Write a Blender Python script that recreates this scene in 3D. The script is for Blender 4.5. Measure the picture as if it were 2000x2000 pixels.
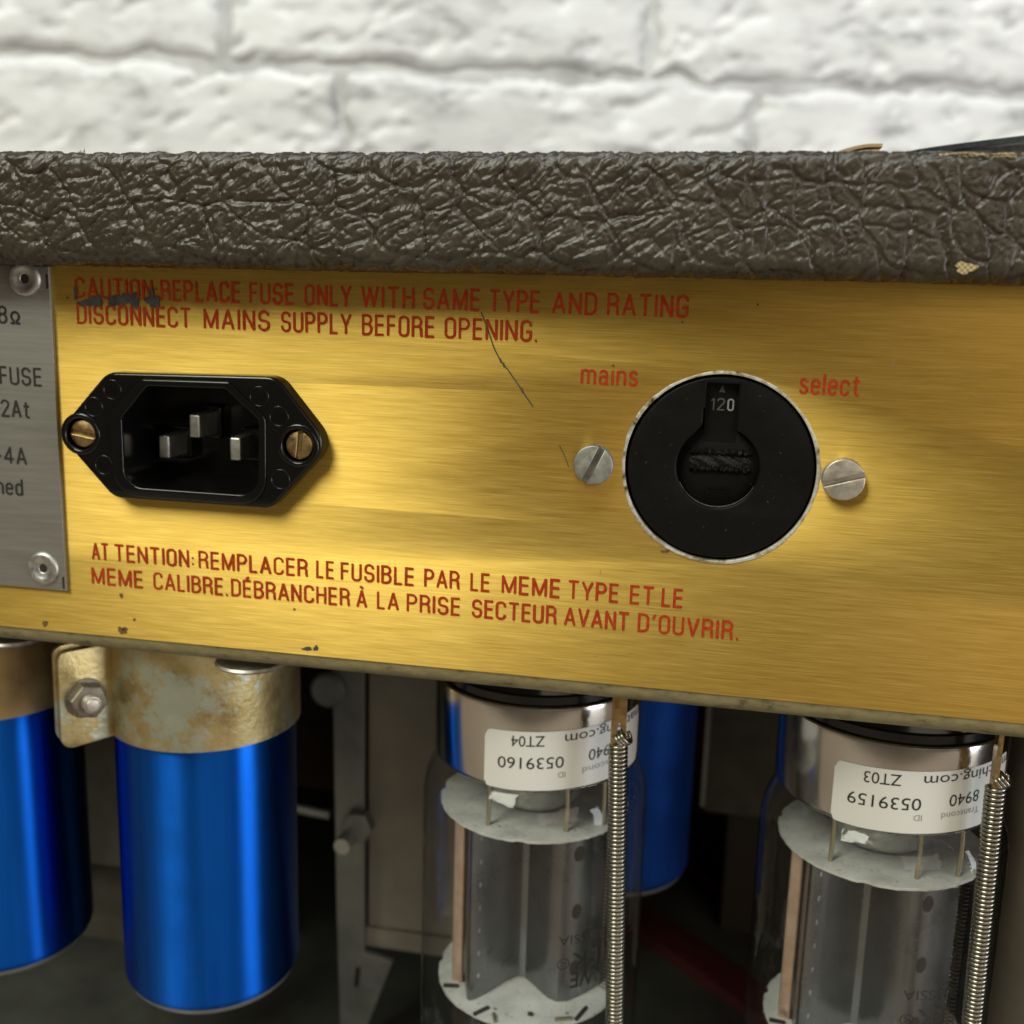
import bpy, bmesh, math, random
import numpy as np
from mathutils import Matrix, Vector
from mathutils.geometry import tessellate_polygon

random.seed(7)
for o in list(bpy.data.objects):
    bpy.data.objects.remove(o)
scn = bpy.context.scene
COL = scn.collection
MM = 0.001

# ------------------------------------------------------------------ camera
cam_d = bpy.data.cameras.new("camera")
cam = bpy.data.objects.new("camera", cam_d)
COL.objects.link(cam)
cam_d.sensor_width = 36.0
cam_d.lens = 39.31
cam_d.clip_start = 0.005
cam_d.clip_end = 20.0
RIGHT = Vector((0.98031508, 0.19540750, 0.02825326))
UP = Vector((-0.06706571, 0.19497385, 0.97851285))
FWD = Vector((-0.18570010, 0.96114573, -0.20424094))
m = Matrix.Identity(4)
for i, v in enumerate((RIGHT, UP, -FWD)):
    for k in range(3):
        m[k][i] = v[k]
m.translation = Vector((0, -175.09, 65.12)) * MM
cam.matrix_world = m
cam_d.dof.use_dof = True
cam_d.dof.focus_distance = 0.175
cam_d.dof.aperture_fstop = 20.0
scn.camera = cam

# ------------------------------------------------------------------ world + lamps
world = bpy.data.worlds.new("World")
scn.world = world
world.use_nodes = True
bg = world.node_tree.nodes["Background"]
bg.inputs[0].default_value = (1.0, 0.82, 0.62, 1)
bg.inputs[1].default_value = 0.09


def area(name, loc, target, size, size_y, power, color):
    d = bpy.data.lights.new(name, 'AREA')
    d.shape = 'RECTANGLE'
    d.size, d.size_y = size, size_y
    d.energy = power
    d.color = color
    o = bpy.data.objects.new(name, d)
    COL.objects.link(o)
    o.location = loc
    o.rotation_euler = (Vector(target) - Vector(loc)).to_track_quat('-Z', 'Y').to_euler()
    return o


# a ceiling fixture behind the photographer's left shoulder, one over the gap
# in front of the wall, and a bright source to the right
area("ceiling_lamp_front", (-0.66, -1.0, 1.12), (-0.05, 0, 0.03), 0.6, 0.75, 20.0, (0.98, 1.0, 0.82))
area("ceiling_lamp_wall", (0.05, -0.25, 1.35), (-0.05, 0.42, 0.15), 1.5, 0.5, 12.0, (0.88, 0.94, 1.0))
area("window_light_right", (1.20, -0.36, -0.02), (-0.08, 0.02, -0.03), 0.4, 0.7, 7.0, (0.92, 0.96, 1.0))
area("room_light_behind", (0.80, -1.30, 0.40), (-0.03, 0, -0.02), 1.1, 0.8, 4.5, (1.0, 0.86, 0.70))  # added warm fill for the cabinet interior and the panel's right side

scn.render.engine = 'CYCLES'
scn.cycles.use_denoising = True
scn.cycles.max_bounces = 10
scn.cycles.transparent_max_bounces = 24
scn.cycles.caustics_reflective = False
scn.cycles.caustics_refractive = False
scn.view_settings.view_transform = 'Standard'
scn.view_settings.look = 'None'
scn.view_settings.exposure = 0.0
scn.view_settings.gamma = 1.0
scn.view_settings.use_curve_mapping = False


# ------------------------------------------------------------------ numpy noise
def _h(ix, iy, seed):
    n = (ix.astype(np.int64) * 374761393 + iy.astype(np.int64) * 668265263 + seed * 974634777) & 0xFFFFFFFF
    n = ((n ^ (n >> 13)) * 1274126177) & 0xFFFFFFFF
    n = (n ^ (n >> 16)) & 0xFFFFFFFF
    return n / 4294967295.0


def vnoise(x, y, seed=0):
    ix, iy = np.floor(x), np.floor(y)
    fx, fy = x - ix, y - iy
    fx = fx * fx * (3 - 2 * fx)
    fy = fy * fy * (3 - 2 * fy)
    a, b = _h(ix, iy, seed), _h(ix + 1, iy, seed)
    c, d = _h(ix, iy + 1, seed), _h(ix + 1, iy + 1, seed)
    return (a + (b - a) * fx) * (1 - fy) + (c + (d - c) * fx) * fy


def fbm(x, y, seed=0, oct=4):
    s, a, t = 0, 1.0, 0
    for i in range(oct):
        s = s + a * vnoise(x * 2 ** i, y * 2 ** i, seed + 17 * i)
        t += a
        a *= 0.5
    return s / t


def voro(x, y, seed=0):
    ix, iy = np.floor(x), np.floor(y)
    f1 = np.full(x.shape, 9.0)
    f2 = np.full(x.shape, 9.0)
    cid = np.zeros(x.shape)
    for dx in (-1, 0, 1):
        for dy in (-1, 0, 1):
            cx, cy = ix + dx, iy + dy
            px = cx + 0.1 + 0.8 * _h(cx, cy, seed)
            py = cy + 0.1 + 0.8 * _h(cx, cy, seed + 5)
            d = np.hypot(x - px, y - py)
            new = d < f1
            f2 = np.where(new, f1, np.minimum(f2, d))
            cid = np.where(new, _h(cx, cy, seed + 9), cid)
            f1 = np.minimum(f1, d)
    return f1, f2, cid


def sstep(a, b, x):
    t = np.clip((x - a) / (b - a), 0, 1)
    return t * t * (3 - 2 * t)


# ------------------------------------------------------------------ materials
def mat(name, color, rough=0.5, metal=0.0, **kw):
    mt = bpy.data.materials.new(name)
    mt.use_nodes = True
    nt = mt.node_tree
    p = nt.nodes["Principled BSDF"]
    p.inputs["Base Color"].default_value = (*color, 1)
    p.inputs["Roughness"].default_value = rough
    p.inputs["Metallic"].default_value = metal
    for k, v in kw.items():
        p.inputs[k.replace("_", " ")].default_value = v
    mt["p"] = 1
    return mt


def nodes(mt):
    return mt.node_tree.nodes, mt.node_tree.links, mt.node_tree.nodes["Principled BSDF"]


def coords(mt, scale=(1, 1, 1)):
    n, l, p = nodes(mt)
    tc = n.new("ShaderNodeTexCoord")
    mp = n.new("ShaderNodeMapping")
    mp.inputs["Scale"].default_value = scale
    l.new(tc.outputs["Object"], mp.inputs["Vector"])
    return mp.outputs["Vector"]


def noise(mt, scale, vec_scale=(1, 1, 1), detail=4, rough=0.6, vec=None):
    n, l, p = nodes(mt)
    t = n.new("ShaderNodeTexNoise")
    t.inputs["Scale"].default_value = scale
    t.inputs["Detail"].default_value = detail
    t.inputs["Roughness"].default_value = rough
    l.new(vec or coords(mt, vec_scale), t.inputs["Vector"])
    return t.outputs["Fac"]


def ramp(mt, fac, stops):
    n, l, p = nodes(mt)
    r = n.new("ShaderNodeValToRGB")
    els = r.color_ramp.elements
    while len(els) < len(stops):
        els.new(0.5)
    for e, (pos, c) in zip(els, stops):
        e.position = pos
        e.color = (*c, 1) if len(c) == 3 else c
    l.new(fac, r.inputs["Fac"])
    return r.outputs["Color"]


def mixc(mt, fac, a, b, mode='MIX'):
    n, l, p = nodes(mt)
    x = n.new("ShaderNodeMix")
    x.data_type = 'RGBA'
    x.blend_type = mode
    for s, v in ((x.inputs[0], fac), (x.inputs[6], a), (x.inputs[7], b)):
        if hasattr(v, "is_linked"):
            l.new(v, s)
        elif isinstance(v, (int, float)):
            s.default_value = v
        else:
            s.default_value = (*v, 1)
    return x.outputs[2]


def math_n(mt, op, a, b=0.0):
    n, l, p = nodes(mt)
    x = n.new("ShaderNodeMath")
    x.operation = op
    for s, v in ((x.inputs[0], a), (x.inputs[1], b)):
        if hasattr(v, "is_linked"):
            l.new(v, s)
        else:
            s.default_value = v
    return x.outputs[0]


def bump(mt, height, dist, strength=1.0):
    n, l, p = nodes(mt)
    b = n.new("ShaderNodeBump")
    b.inputs["Distance"].default_value = dist
    b.inputs["Strength"].default_value = strength
    l.new(height, b.inputs["Height"])
    l.new(b.outputs["Normal"], p.inputs["Normal"])
    return b


def setc(mt, c):
    n, l, p = nodes(mt)
    l.new(c, p.inputs["Base Color"])


def setr(mt, r):
    n, l, p = nodes(mt)
    l.new(r, p.inputs["Roughness"])


def mottle(mt, c0, c1, scale, r0=None, r1=None, detail=5):
    f = noise(mt, scale, detail=detail)
    setc(mt, ramp(mt, f, [(0.3, c0), (0.7, c1)]))
    if r0 is not None:
        setr(mt, ramp(mt, f, [(0.3, (r0,) * 3), (0.7, (r1,) * 3)]))
    return f


M = {}
# brushed gold anodised aluminium, brush lines along X
g = M['gold'] = mat('brushed_gold', (0.78, 0.52, 0.14), 0.5, 1.0, Anisotropic=0.89, Anisotropic_Rotation=0.25)
n_, l_, p_ = nodes(g)
fine = noise(g, 1.0, (80, 1, 9000), 3, 0.7)
mid = noise(g, 1.0, (110, 1, 4600), 4, 0.65)
cloud = noise(g, 1.0, (70, 1, 900), 5, 0.6)
f1 = math_n(g, 'ADD', math_n(g, 'MULTIPLY', fine, 0.4), math_n(g, 'ADD', math_n(g, 'MULTIPLY', mid, 0.4), math_n(g, 'MULTIPLY', cloud, 0.2)))
setc(g, ramp(g, f1, [(0.34, (0.54, 0.345, 0.066)), (0.5, (0.74, 0.495, 0.112)), (0.66, (0.94, 0.68, 0.19))]))
setr(g, ramp(g, mid, [(0.3, (0.46,) * 3), (0.7, (0.56,) * 3)]))
bump(g, f1, 0.00002, 0.5)
tg = n_.new("ShaderNodeTangent")
tg.direction_type = 'UV_MAP'
l_.new(tg.outputs[0], p_.inputs["Tangent"])

s = M['plate'] = mat('brushed_silver_plate', (0.46, 0.45, 0.42), 0.5, 0.75)
setc(s, ramp(s, noise(s, 1.0, (60, 1, 1200), 3), [(0.3, (0.28, 0.275, 0.25)), (0.7, (0.36, 0.35, 0.32))]))
c = M['chassis'] = mat('dull_chassis_steel', (0.3, 0.27, 0.17), 0.55, 0.55)
f = noise(c, 1.0, (330, 330, 700), 6, 0.65)
dirt = ramp(c, f, [(0.30, (0.13, 0.115, 0.065)), (0.40, (0.27, 0.235, 0.125)), (0.62, (0.36, 0.315, 0.17))])
setc(c, dirt)
bump(c, f, 0.00012, 0.5)
b = M['black'] = mat('black_phenolic', (0.004, 0.004, 0.004), 0.15, 0.0, Specular_IOR_Level=0.42)
setr(b, ramp(b, noise(b, 260, detail=5), [(0.35, (0.11,) * 3), (0.7, (0.22,) * 3)]))
bump(b, noise(b, 900, detail=3), 0.00003, 0.25)
b = M['black_matte'] = mat('black_matte_plastic', (0.006, 0.006, 0.006), 0.46, 0.0, Specular_IOR_Level=0.13)
setr(b, ramp(b, noise(b, 300, detail=5), [(0.3, (0.36,) * 3), (0.7, (0.55,) * 3)]))
fs = noise(b, 1500, detail=2)
setc(b, ramp(b, fs, [(0.70, (0.006, 0.006, 0.006)), (0.78, (0.045, 0.043, 0.04))]))
b = M['crumble'] = mat('chewed_black_plastic', (0.006, 0.006, 0.0057), 0.36, 0.0, Specular_IOR_Level=0.3)
bump(b, noise(b, 1400, detail=6), 0.0004, 0.9)
M['red'] = mat('red_print', (0.26, 0.018, 0.010), 0.8, 0.0, Specular_IOR_Level=0.15)
rf = noise(M['red'], 1500, detail=3)
setc(M['red'], ramp(M['red'], rf, [(0.3, (0.30, 0.024, 0.006)), (0.7, (0.46, 0.058, 0.011))]))
M['ink'] = mat('black_print', (0.018, 0.018, 0.016), 0.6)
M['ink_grey'] = mat('grey_print', (0.30, 0.30, 0.30), 0.6)
M['print_white'] = mat('white_print', (0.26, 0.28, 0.30), 0.7)
M['print_dim'] = mat('worn_white_print', (0.07, 0.07, 0.07), 0.7)
M['smudge'] = mat('grey_paint_smudge', (0.05, 0.055, 0.055), 0.6)
mottle(M['smudge'], (0.020, 0.020, 0.018), (0.095, 0.095, 0.088), 900)
M['rust'] = mat('brown_corrosion', (0.10, 0.045, 0.015), 0.8)
mottle(M['rust'], (0.05, 0.025, 0.01), (0.22, 0.11, 0.035), 2500)
M['scratch'] = mat('dark_scratch', (0.06, 0.055, 0.035), 0.6)
z = M['zinc'] = mat('dull_zinc_screw', (0.36, 0.37, 0.34), 0.48, 0.75)
zf = mottle(z, (0.25, 0.26, 0.24), (0.44, 0.44, 0.40), 700, 0.42, 0.6)
bump(z, zf, 0.0001, 0.4)
z = M['nickel'] = mat('nickel_screw', (0.55, 0.51, 0.44), 0.42, 0.85)
zf = mottle(z, (0.42, 0.39, 0.33), (0.64, 0.59, 0.51), 600, 0.36, 0.55)
bump(z, zf, 0.0001, 0.4)
z = M['brass'] = mat('tarnished_brass', (0.42, 0.29, 0.12), 0.36, 0.95)
zf = mottle(z, (0.26, 0.17, 0.07), (0.52, 0.37, 0.17), 900, 0.3, 0.5)
bump(z, zf, 0.00008, 0.4)
z = M['alu'] = mat('bare_aluminium', (0.66, 0.66, 0.63), 0.38, 0.95)
zf = mottle(z, (0.38, 0.38, 0.36), (0.62, 0.62, 0.59), 1000, 0.34, 0.52)
bump(z, zf, 0.0001, 0.5)
z = M['rim'] = mat('chipped_hole_edge', (0.6, 0.58, 0.5), 0.5, 0.6)
setc(z, ramp(z, noise(z, 380, detail=6), [(0.36, (0.10, 0.07, 0.02)), (0.44, (0.45, 0.40, 0.28)), (0.56, (0.72, 0.71, 0.66))]))
bump(z, noise(z, 1200), 0.0002, 0.6)
z = M['prong'] = mat('tinned_prong', (0.62, 0.62, 0.58), 0.35, 0.9)
mottle(z, (0.45, 0.44, 0.40), (0.72, 0.72, 0.68), 900)
# tolex
t = M['tolex'] = mat('brown_grained_vinyl', (0.042, 0.034, 0.027), 0.40, 0.0)
tf = noise(t, 900, detail=6, rough=0.7)
setc(t, ramp(t, noise(t, 140, detail=6), [(0.3, (0.034, 0.027, 0.018)), (0.7, (0.060, 0.049, 0.034))]))
setr(t, ramp(t, tf, [(0.3, (0.20,) * 3), (0.7, (0.40,) * 3)]))
bump(t, tf, 0.00018, 0.6)
t = M['weave'] = mat('torn_cloth_backing', (0.42, 0.33, 0.18), 0.9)
n_, l_, p_ = nodes(t)
wv = n_.new("ShaderNodeTexChecker")
wv.inputs["Scale"].default_value = 2600
l_.new(coords(t), wv.inputs["Vector"])
wv.inputs["Color1"].default_value = (0.50, 0.40, 0.22, 1)
wv.inputs["Color2"].default_value = (0.24, 0.18, 0.09, 1)
setc(t, wv.outputs["Color"])
M['ply'] = mat('raw_wood', (0.40, 0.25, 0.11), 0.7)
setc(M['ply'], ramp(M['ply'], noise(M['ply'], 1.0, (60, 700, 900), 5), [(0.3, (0.22, 0.13, 0.05)), (0.7, (0.62, 0.45, 0.24))]))
M['strap'] = mat('glossy_dark_strap', (0.012, 0.022, 0.028), 0.25)
bump(M['strap'], noise(M['strap'], 500), 0.0002, 0.4)
M['inside'] = mat('cabinet_inside_brown', (0.055, 0.034, 0.022), 0.75)
setc(M['inside'], ramp(M['inside'], noise(M['inside'], 1.0, (20, 200, 60), 5), [(0.3, (0.035, 0.021, 0.014)), (0.7, (0.08, 0.05, 0.032))]))
M['floor'] = mat('cabinet_floor_grey', (0.08, 0.08, 0.07), 0.75)
mottle(M['floor'], (0.03, 0.031, 0.026), (0.065, 0.067, 0.056), 60)
# capacitor + clamp
bl = M['blue'] = mat('blue_anodised_can', (0.0, 0.085, 0.56), 0.38, 1.0, Anisotropic=0.93, Anisotropic_Rotation=0.25)
bf = noise(bl, 1.0, (300, 300, 14), 4)
setc(bl, ramp(bl, bf, [(0.3, (0.005, 0.105, 0.56)), (0.7, (0.009, 0.14, 0.70))]))
n_, l_, p_ = nodes(bl)
tg = n_.new('ShaderNodeTangent')
tg.direction_type = 'RADIAL'
tg.axis = 'Z'
l_.new(tg.outputs[0], p_.inputs['Tangent'])
setr(bl, ramp(bl, noise(bl, 130, detail=5), [(0.3, (0.35,) * 3), (0.7, (0.41,) * 3)]))
bd = M['blue_dusty'] = mat('dusty_blue_can', (0.005, 0.06, 0.34), 0.48, 0.8)  # darker, duller copy of the blue: the rear can's shade put into the colour
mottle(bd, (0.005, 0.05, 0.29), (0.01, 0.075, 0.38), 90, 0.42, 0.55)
q = M['clamp'] = mat('yellow_zinc_strap', (0.50, 0.36, 0.17), 0.42, 0.9)
q1 = noise(q, 150, detail=6, rough=0.65)
q2 = noise(q, 70, detail=3)
qc = ramp(q, q1, [(0.30, (0.36, 0.27, 0.115)), (0.5, (0.50, 0.40, 0.19)), (0.72, (0.60, 0.52, 0.30))])
_n, _l, _p = nodes(q)
_tc = _n.new("ShaderNodeTexCoord")
_mp = _n.new("ShaderNodeMapping")
_mp.inputs["Location"].default_value = (0.131, 0.02, 0.043)
_l.new(_tc.outputs["Object"], _mp.inputs["Vector"])
wm = ramp(q, noise(q, 34, detail=9, rough=0.72, vec=_mp.outputs["Vector"]), [(0.52, (0, 0, 0)), (0.57, (1, 1, 1))])
setc(q, mixc(q, wm, qc, (0.50, 0.54, 0.44)))
setr(q, ramp(q, q1, [(0.3, (0.32,) * 3), (0.7, (0.5,) * 3)]))
bump(q, noise(q, 900, detail=5), 0.0002, 0.5)
q = M['clamp_dark'] = mat('brown_zinc_strap', (0.32, 0.2, 0.09), 0.5, 0.75)
mottle(q, (0.24, 0.165, 0.075), (0.44, 0.33, 0.16), 110, 0.40, 0.58)
# valves
v = M['base_metal'] = mat('plated_base_shell', (0.66, 0.60, 0.53), 0.16, 1.0)
mottle(v, (0.58, 0.55, 0.50), (0.68, 0.66, 0.62), 60, 0.12, 0.22)
gl = M['glass'] = bpy.data.materials.new('thin_glass')
gl.use_nodes = True
nt = gl.node_tree
nt.nodes.clear()
o_ = nt.nodes.new("ShaderNodeOutputMaterial")
tr = nt.nodes.new("ShaderNodeBsdfTransparent")
tr.inputs[0].default_value = (0.95, 0.96, 0.955, 1)
gs = nt.nodes.new("ShaderNodeBsdfGlossy")
gs.inputs["Roughness"].default_value = 0.055
_tc = nt.nodes.new("ShaderNodeTexCoord")
_nz = nt.nodes.new("ShaderNodeTexNoise")
_nz.inputs["Scale"].default_value = 80
_nz.inputs["Detail"].default_value = 3
_bp = nt.nodes.new("ShaderNodeBump")
_bp.inputs["Distance"].default_value = 0.0014
_bp.inputs["Strength"].default_value = 0.5
nt.links.new(_tc.outputs["Object"], _nz.inputs["Vector"])
nt.links.new(_nz.outputs["Fac"], _bp.inputs["Height"])
nt.links.new(_bp.outputs["Normal"], gs.inputs["Normal"])
lw = nt.nodes.new("ShaderNodeLayerWeight")
lw.inputs["Blend"].default_value = 0.5
pw = nt.nodes.new("ShaderNodeMath")
pw.operation = 'POWER'
pw.inputs[1].default_value = 4.0
nt.links.new(lw.outputs["Facing"], pw.inputs[0])
fr = nt.nodes.new("ShaderNodeMath")
fr.operation = 'MULTIPLY_ADD'
fr.inputs[1].default_value = 0.88
fr.inputs[2].default_value = 0.036
nt.links.new(pw.outputs[0], fr.inputs[0])
mx = nt.nodes.new("ShaderNodeMixShader")
nt.links.new(fr.outputs[0], mx.inputs[0])
nt.links.new(tr.outputs[0], mx.inputs[1])
nt.links.new(gs.outputs[0], mx.inputs[2])
nt.links.new(mx.outputs[0], o_.inputs[0])
v = M['mica'] = mat('mica_disc', (0.50, 0.50, 0.47), 0.5)
vf = mottle(v, (0.40, 0.40, 0.37), (0.60, 0.60, 0.57), 160, 0.22, 0.42, 7)
bump(v, vf, 0.0006, 0.5)
spk = ramp(v, noise(v, 1500, detail=2), [(0.64, (0, 0, 0)), (0.72, (1, 1, 1))])
setc(v, mixc(v, spk, ramp(v, vf, [(0.3, (0.46, 0.46, 0.445)), (0.7, (0.68, 0.68, 0.66))]), (0.25, 0.24, 0.21)))
v = M['anode'] = mat('grey_anode_plate', (0.30, 0.31, 0.32), 0.3, 0.95)
mottle(v, (0.19, 0.195, 0.20), (0.26, 0.27, 0.28), 90, 0.24, 0.32)
M['hole'] = mat('dark_opening', (0.022, 0.014, 0.009), 0.7)
v = M['copper'] = mat('copper_rod', (0.80, 0.58, 0.45), 0.4, 0.75)
setc(v, ramp(v, noise(v, 400, detail=2), [(0.3, (0.60, 0.42, 0.31)), (0.7, (0.74, 0.56, 0.45))]))
M['stem'] = mat('silvered_stem', (0.62, 0.61, 0.57), 0.12, 0.85)
bump(M['stem'], noise(M['stem'], 130, detail=3), 0.002, 0.7)
M['wire'] = mat('support_wire', (0.45, 0.40, 0.28), 0.35, 0.9)
v = M['spring'] = mat('steel_spring', (0.34, 0.32, 0.265), 0.27, 1.0)
v = M['paper'] = mat('white_paper_label', (0.72, 0.72, 0.70), 0.45)
bump(v, noise(v, 600), 0.00004, 0.3)
M['steel'] = mat('dusty_transformer_steel', (0.25, 0.22, 0.175), 0.6, 0.25)
mottle(M['steel'], (0.27, 0.255, 0.205), (0.42, 0.395, 0.32), 55, 0.55, 0.75, 7)
M['steel_cool'] = mat('grey_bracket_steel', (0.26, 0.27, 0.25), 0.45, 0.6)
mottle(M['steel_cool'], (0.20, 0.21, 0.19), (0.30, 0.31, 0.29), 120, 0.4, 0.55)
M['dark_steel'] = mat('dark_lamination', (0.07, 0.066, 0.05), 0.65, 0.2)
mottle(M['dark_steel'], (0.045, 0.042, 0.032), (0.09, 0.085, 0.065), 80)
M['red_strap'] = mat('dark_red_webbing', (0.16, 0.012, 0.012), 0.7)
mottle(M['red_strap'], (0.05, 0.005, 0.005), (0.09, 0.010, 0.010), 200)
# wall
w = M['brick'] = mat('white_painted_brick', (0.80, 0.80, 0.79), 0.7)
n_, l_, p_ = nodes(w)
_tc = n_.new("ShaderNodeTexCoord")
_mp = n_.new("ShaderNodeMapping")
_mp.inputs["Rotation"].default_value = (0, math.radians(38), 0)
_mp.inputs["Scale"].default_value = (34, 34, 95)
l_.new(_tc.outputs["Object"], _mp.inputs["Vector"])
n1 = noise(w, 1.0, detail=7, rough=0.62, vec=_mp.outputs["Vector"])
n2 = noise(w, 9, detail=4)
setc(w, mixc(w, 1.0, ramp(w, n1, [(0.31, (0.40, 0.40, 0.405)), (0.40, (0.68, 0.68, 0.68)), (0.50, (0.84, 0.84, 0.84)), (0.7, (0.88, 0.88, 0.875))]), ramp(w, n2, [(0.35, (0.88, 0.88, 0.89)), (0.65, (1, 1, 1))]), 'MULTIPLY'))
bump(w, noise(w, 90, detail=5), 0.0012, 0.5)
w = M['mortar'] = mat('grey_mortar', (0.5, 0.49, 0.48), 0.85)
wn = mottle(w, (0.40, 0.40, 0.40), (0.82, 0.82, 0.82), 30, detail=6)
bump(w, wn, 0.003, 0.6)


# ------------------------------------------------------------------ mesh helpers (all in millimetres)
ORG = {}


def place(o, parent, verts_mm):
    """returns vertex array relative to the parent's origin, in metres"""
    org = ORG.get(parent.name, np.zeros(3)) if parent else np.zeros(3)
    return (np.asarray(verts_mm, float) - org) * MM, org


def build(name, verts, faces, material, parent=None, smooth=40, uv=False):
    org = ORG[parent.name] if parent is not None else np.zeros(3)
    if parent is None:
        va = np.asarray(verts, float)
        org = np.array([va[:, 0].mean(), va[:, 1].mean(), va[:, 2].min()])
    va = (np.asarray(verts, float) - org) * MM
    me = bpy.data.meshes.new(name)
    me.from_pydata(va.tolist(), [], [list(map(int, f)) for f in faces])
    me.validate()
    bm = bmesh.new()
    bm.from_mesh(me)
    bmesh.ops.recalc_face_normals(bm, faces=bm.faces)
    if smooth:
        ca = math.radians(smooth)
        for f in bm.faces:
            f.smooth = True
        for e in bm.edges:
            if len(e.link_faces) == 2 and e.calc_face_angle(0) > ca:
                e.smooth = False
    if uv:
        ul = bm.loops.layers.uv.new("UVMap")
        for f in bm.faces:
            for lp in f.loops:
                lp[ul].uv = (lp.vert.co.x * 5, lp.vert.co.z * 5)
    bm.to_mesh(me)
    bm.free()
    me.materials.append(material)
    o = bpy.data.objects.new(name, me)
    COL.objects.link(o)
    if parent is not None:
        o.parent = parent
    else:
        o.location = Vector(org) * MM
    ORG[o.name] = org
    return o


def thing(name, label, cat, base, group=None):
    o = bpy.data.objects.new(name, None)
    o.empty_display_size = 0.01
    COL.objects.link(o)
    o.location = Vector(base) * MM
    ORG[o.name] = np.array(base, float)
    tag(o, label, cat, group)
    return o


def tag(o, label=None, cat=None, group=None, kind=None):
    if label:
        o["label"] = label
    if cat:
        o["category"] = cat
    if group:
        o["group"] = group
    if kind:
        o["kind"] = kind
    return o


class MB:
    def __init__(self):
        self.v, self.f = [], []

    def add(self, verts, faces):
        k = len(self.v)
        self.v += [tuple(p) for p in verts]
        self.f += [[i + k for i in f] for f in faces]
        return self

    def box(self, x0, x1, y0, y1, z0, z1):
        vs = [(x, y, z) for x in (x0, x1) for y in (y0, y1) for z in (z0, z1)]
        return self.add(vs, [(0, 1, 3, 2), (4, 6, 7, 5), (0, 4, 5, 1), (2, 3, 7, 6), (0, 2, 6, 4), (1, 5, 7, 3)])

    def lathe(self, prof, c=(0, 0), seg=64, a0=0.0, a1=360.0, closed=True):
        """prof: (r, z); axis vertical through c; angle from -Y towards +X"""
        n = seg if closed else seg + 1
        vs, fs = [], []
        for i in range(n):
            a = math.radians(a0 + (a1 - a0) * i / seg)
            for r, z in prof:
                vs.append((c[0] + r * math.sin(a), c[1] - r * math.cos(a), z))
        k = len(prof)
        for i in range(seg):
            j = (i + 1) % n
            for t in range(k - 1):
                fs.append((i * k + t, j * k + t, j * k + t + 1, i * k + t + 1))
        return self.add(vs, fs)

    def disc_y(self, prof, c, seg=48):
        """prof: (r, y); axis along Y through c=(x,z); closes on the axis when r==0"""
        vs, fs = [], []
        for i in range(seg):
            a = 2 * math.pi * i / seg
            for r, y in prof:
                vs.append((c[0] + r * math.cos(a), y, c[1] + r * math.sin(a)))
        k = len(prof)
        for i in range(seg):
            j = (i + 1) % seg
            for t in range(k - 1):
                fs.append((i * k + t, j * k + t, j * k + t + 1, i * k + t + 1))
        return self.add(vs, fs)

    def tube(self, path, r, sides=8, cap=True):
        P = [Vector(p) for p in path]
        vs, fs = [], []
        nrm = None
        for i, p in enumerate(P):
            t = (P[min(i + 1, len(P) - 1)] - P[max(i - 1, 0)]).normalized()
            if nrm is None:
                nrm = t.orthogonal().normalized()
            nrm = (nrm - t * nrm.dot(t)).normalized()
            bn = t.cross(nrm)
            rr = r[i] if isinstance(r, (list, tuple)) else r
            for s_ in range(sides):
                a = 2 * math.pi * s_ / sides
                vs.append(tuple(p + (nrm * math.cos(a) + bn * math.sin(a)) * rr))
        for i in range(len(P) - 1):
            for s_ in range(sides):
                s2 = (s_ + 1) % sides
                fs.append((i * sides + s_, i * sides + s2, (i + 1) * sides + s2, (i + 1) * sides + s_))
        if cap:
            fs.append(tuple(range(sides)))
            fs.append(tuple((len(P) - 1) * sides + s_ for s_ in range(sides)))
        return self.add(vs, fs)

    def plate(self, outer, holes, y0, y1, bev=0.0, fn=None, steps=3):
        """outline in (x, z); front at y0, back at y1 (y0<y1); rounded front edge of size bev"""
        loops = [list(outer)] + [list(h) for h in holes]

        def area2(lp):
            return sum(a[0] * b_[1] - b_[0] * a[1] for a, b_ in zip(lp, lp[1:] + lp[:1]))
        for i, lp in enumerate(loops):
            if (area2(lp) > 0) != (i == 0):
                lp.reverse()

        def inset(lp, d):
            out = []
            n = len(lp)
            for i in range(n):
                a, b_, c_ = Vector(lp[i - 1]), Vector(lp[i]), Vector(lp[(i + 1) % n])
                e1, e2 = (b_ - a).normalized(), (c_ - b_).normalized()
                n1, n2 = Vector((-e1.y, e1.x)), Vector((-e2.y, e2.x))
                nn = (n1 + n2)
                nn = nn / max(0.35, nn.length_squared) * 2
                out.append(tuple(b_ + nn * d))
            return out
        rings = [(0.0, y1)]
        if bev > 0:
            for k in range(steps + 1):
                a = math.pi / 2 * k / steps
                rings.append((bev * (1 - math.cos(a)), y0 + bev * (1 - math.sin(a))))
        else:
            rings.append((0.0, y0))
        vs, fs = [], []
        last = []
        for lp in loops:
            base = len(vs)
            n = len(lp)
            for d, y in rings:
                for x, z_ in (inset(lp, d) if d else lp):
                    vs.append((x, y, z_))
            for r_ in range(len(rings) - 1):
                for i in range(n):
                    j = (i + 1) % n
                    fs.append((base + r_ * n + i, base + r_ * n + j, base + (r_ + 1) * n + j, base + (r_ + 1) * n + i))
            last.append((base, base + (len(rings) - 1) * n, n))
        for which in (0, 1):
            idx, polys = [], []
            for l3 in last:
                idx += list(range(l3[which], l3[which] + l3[2]))
                polys.append([Vector((vs[i][0], vs[i][2], 0)) for i in range(l3[which], l3[which] + l3[2])])
            for tri in tessellate_polygon(polys):
                fs.append(tuple(idx[i] for i in tri))
        if fn:
            vs = [fn(*p) for p in vs]
        return self.add(vs, fs)

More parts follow.
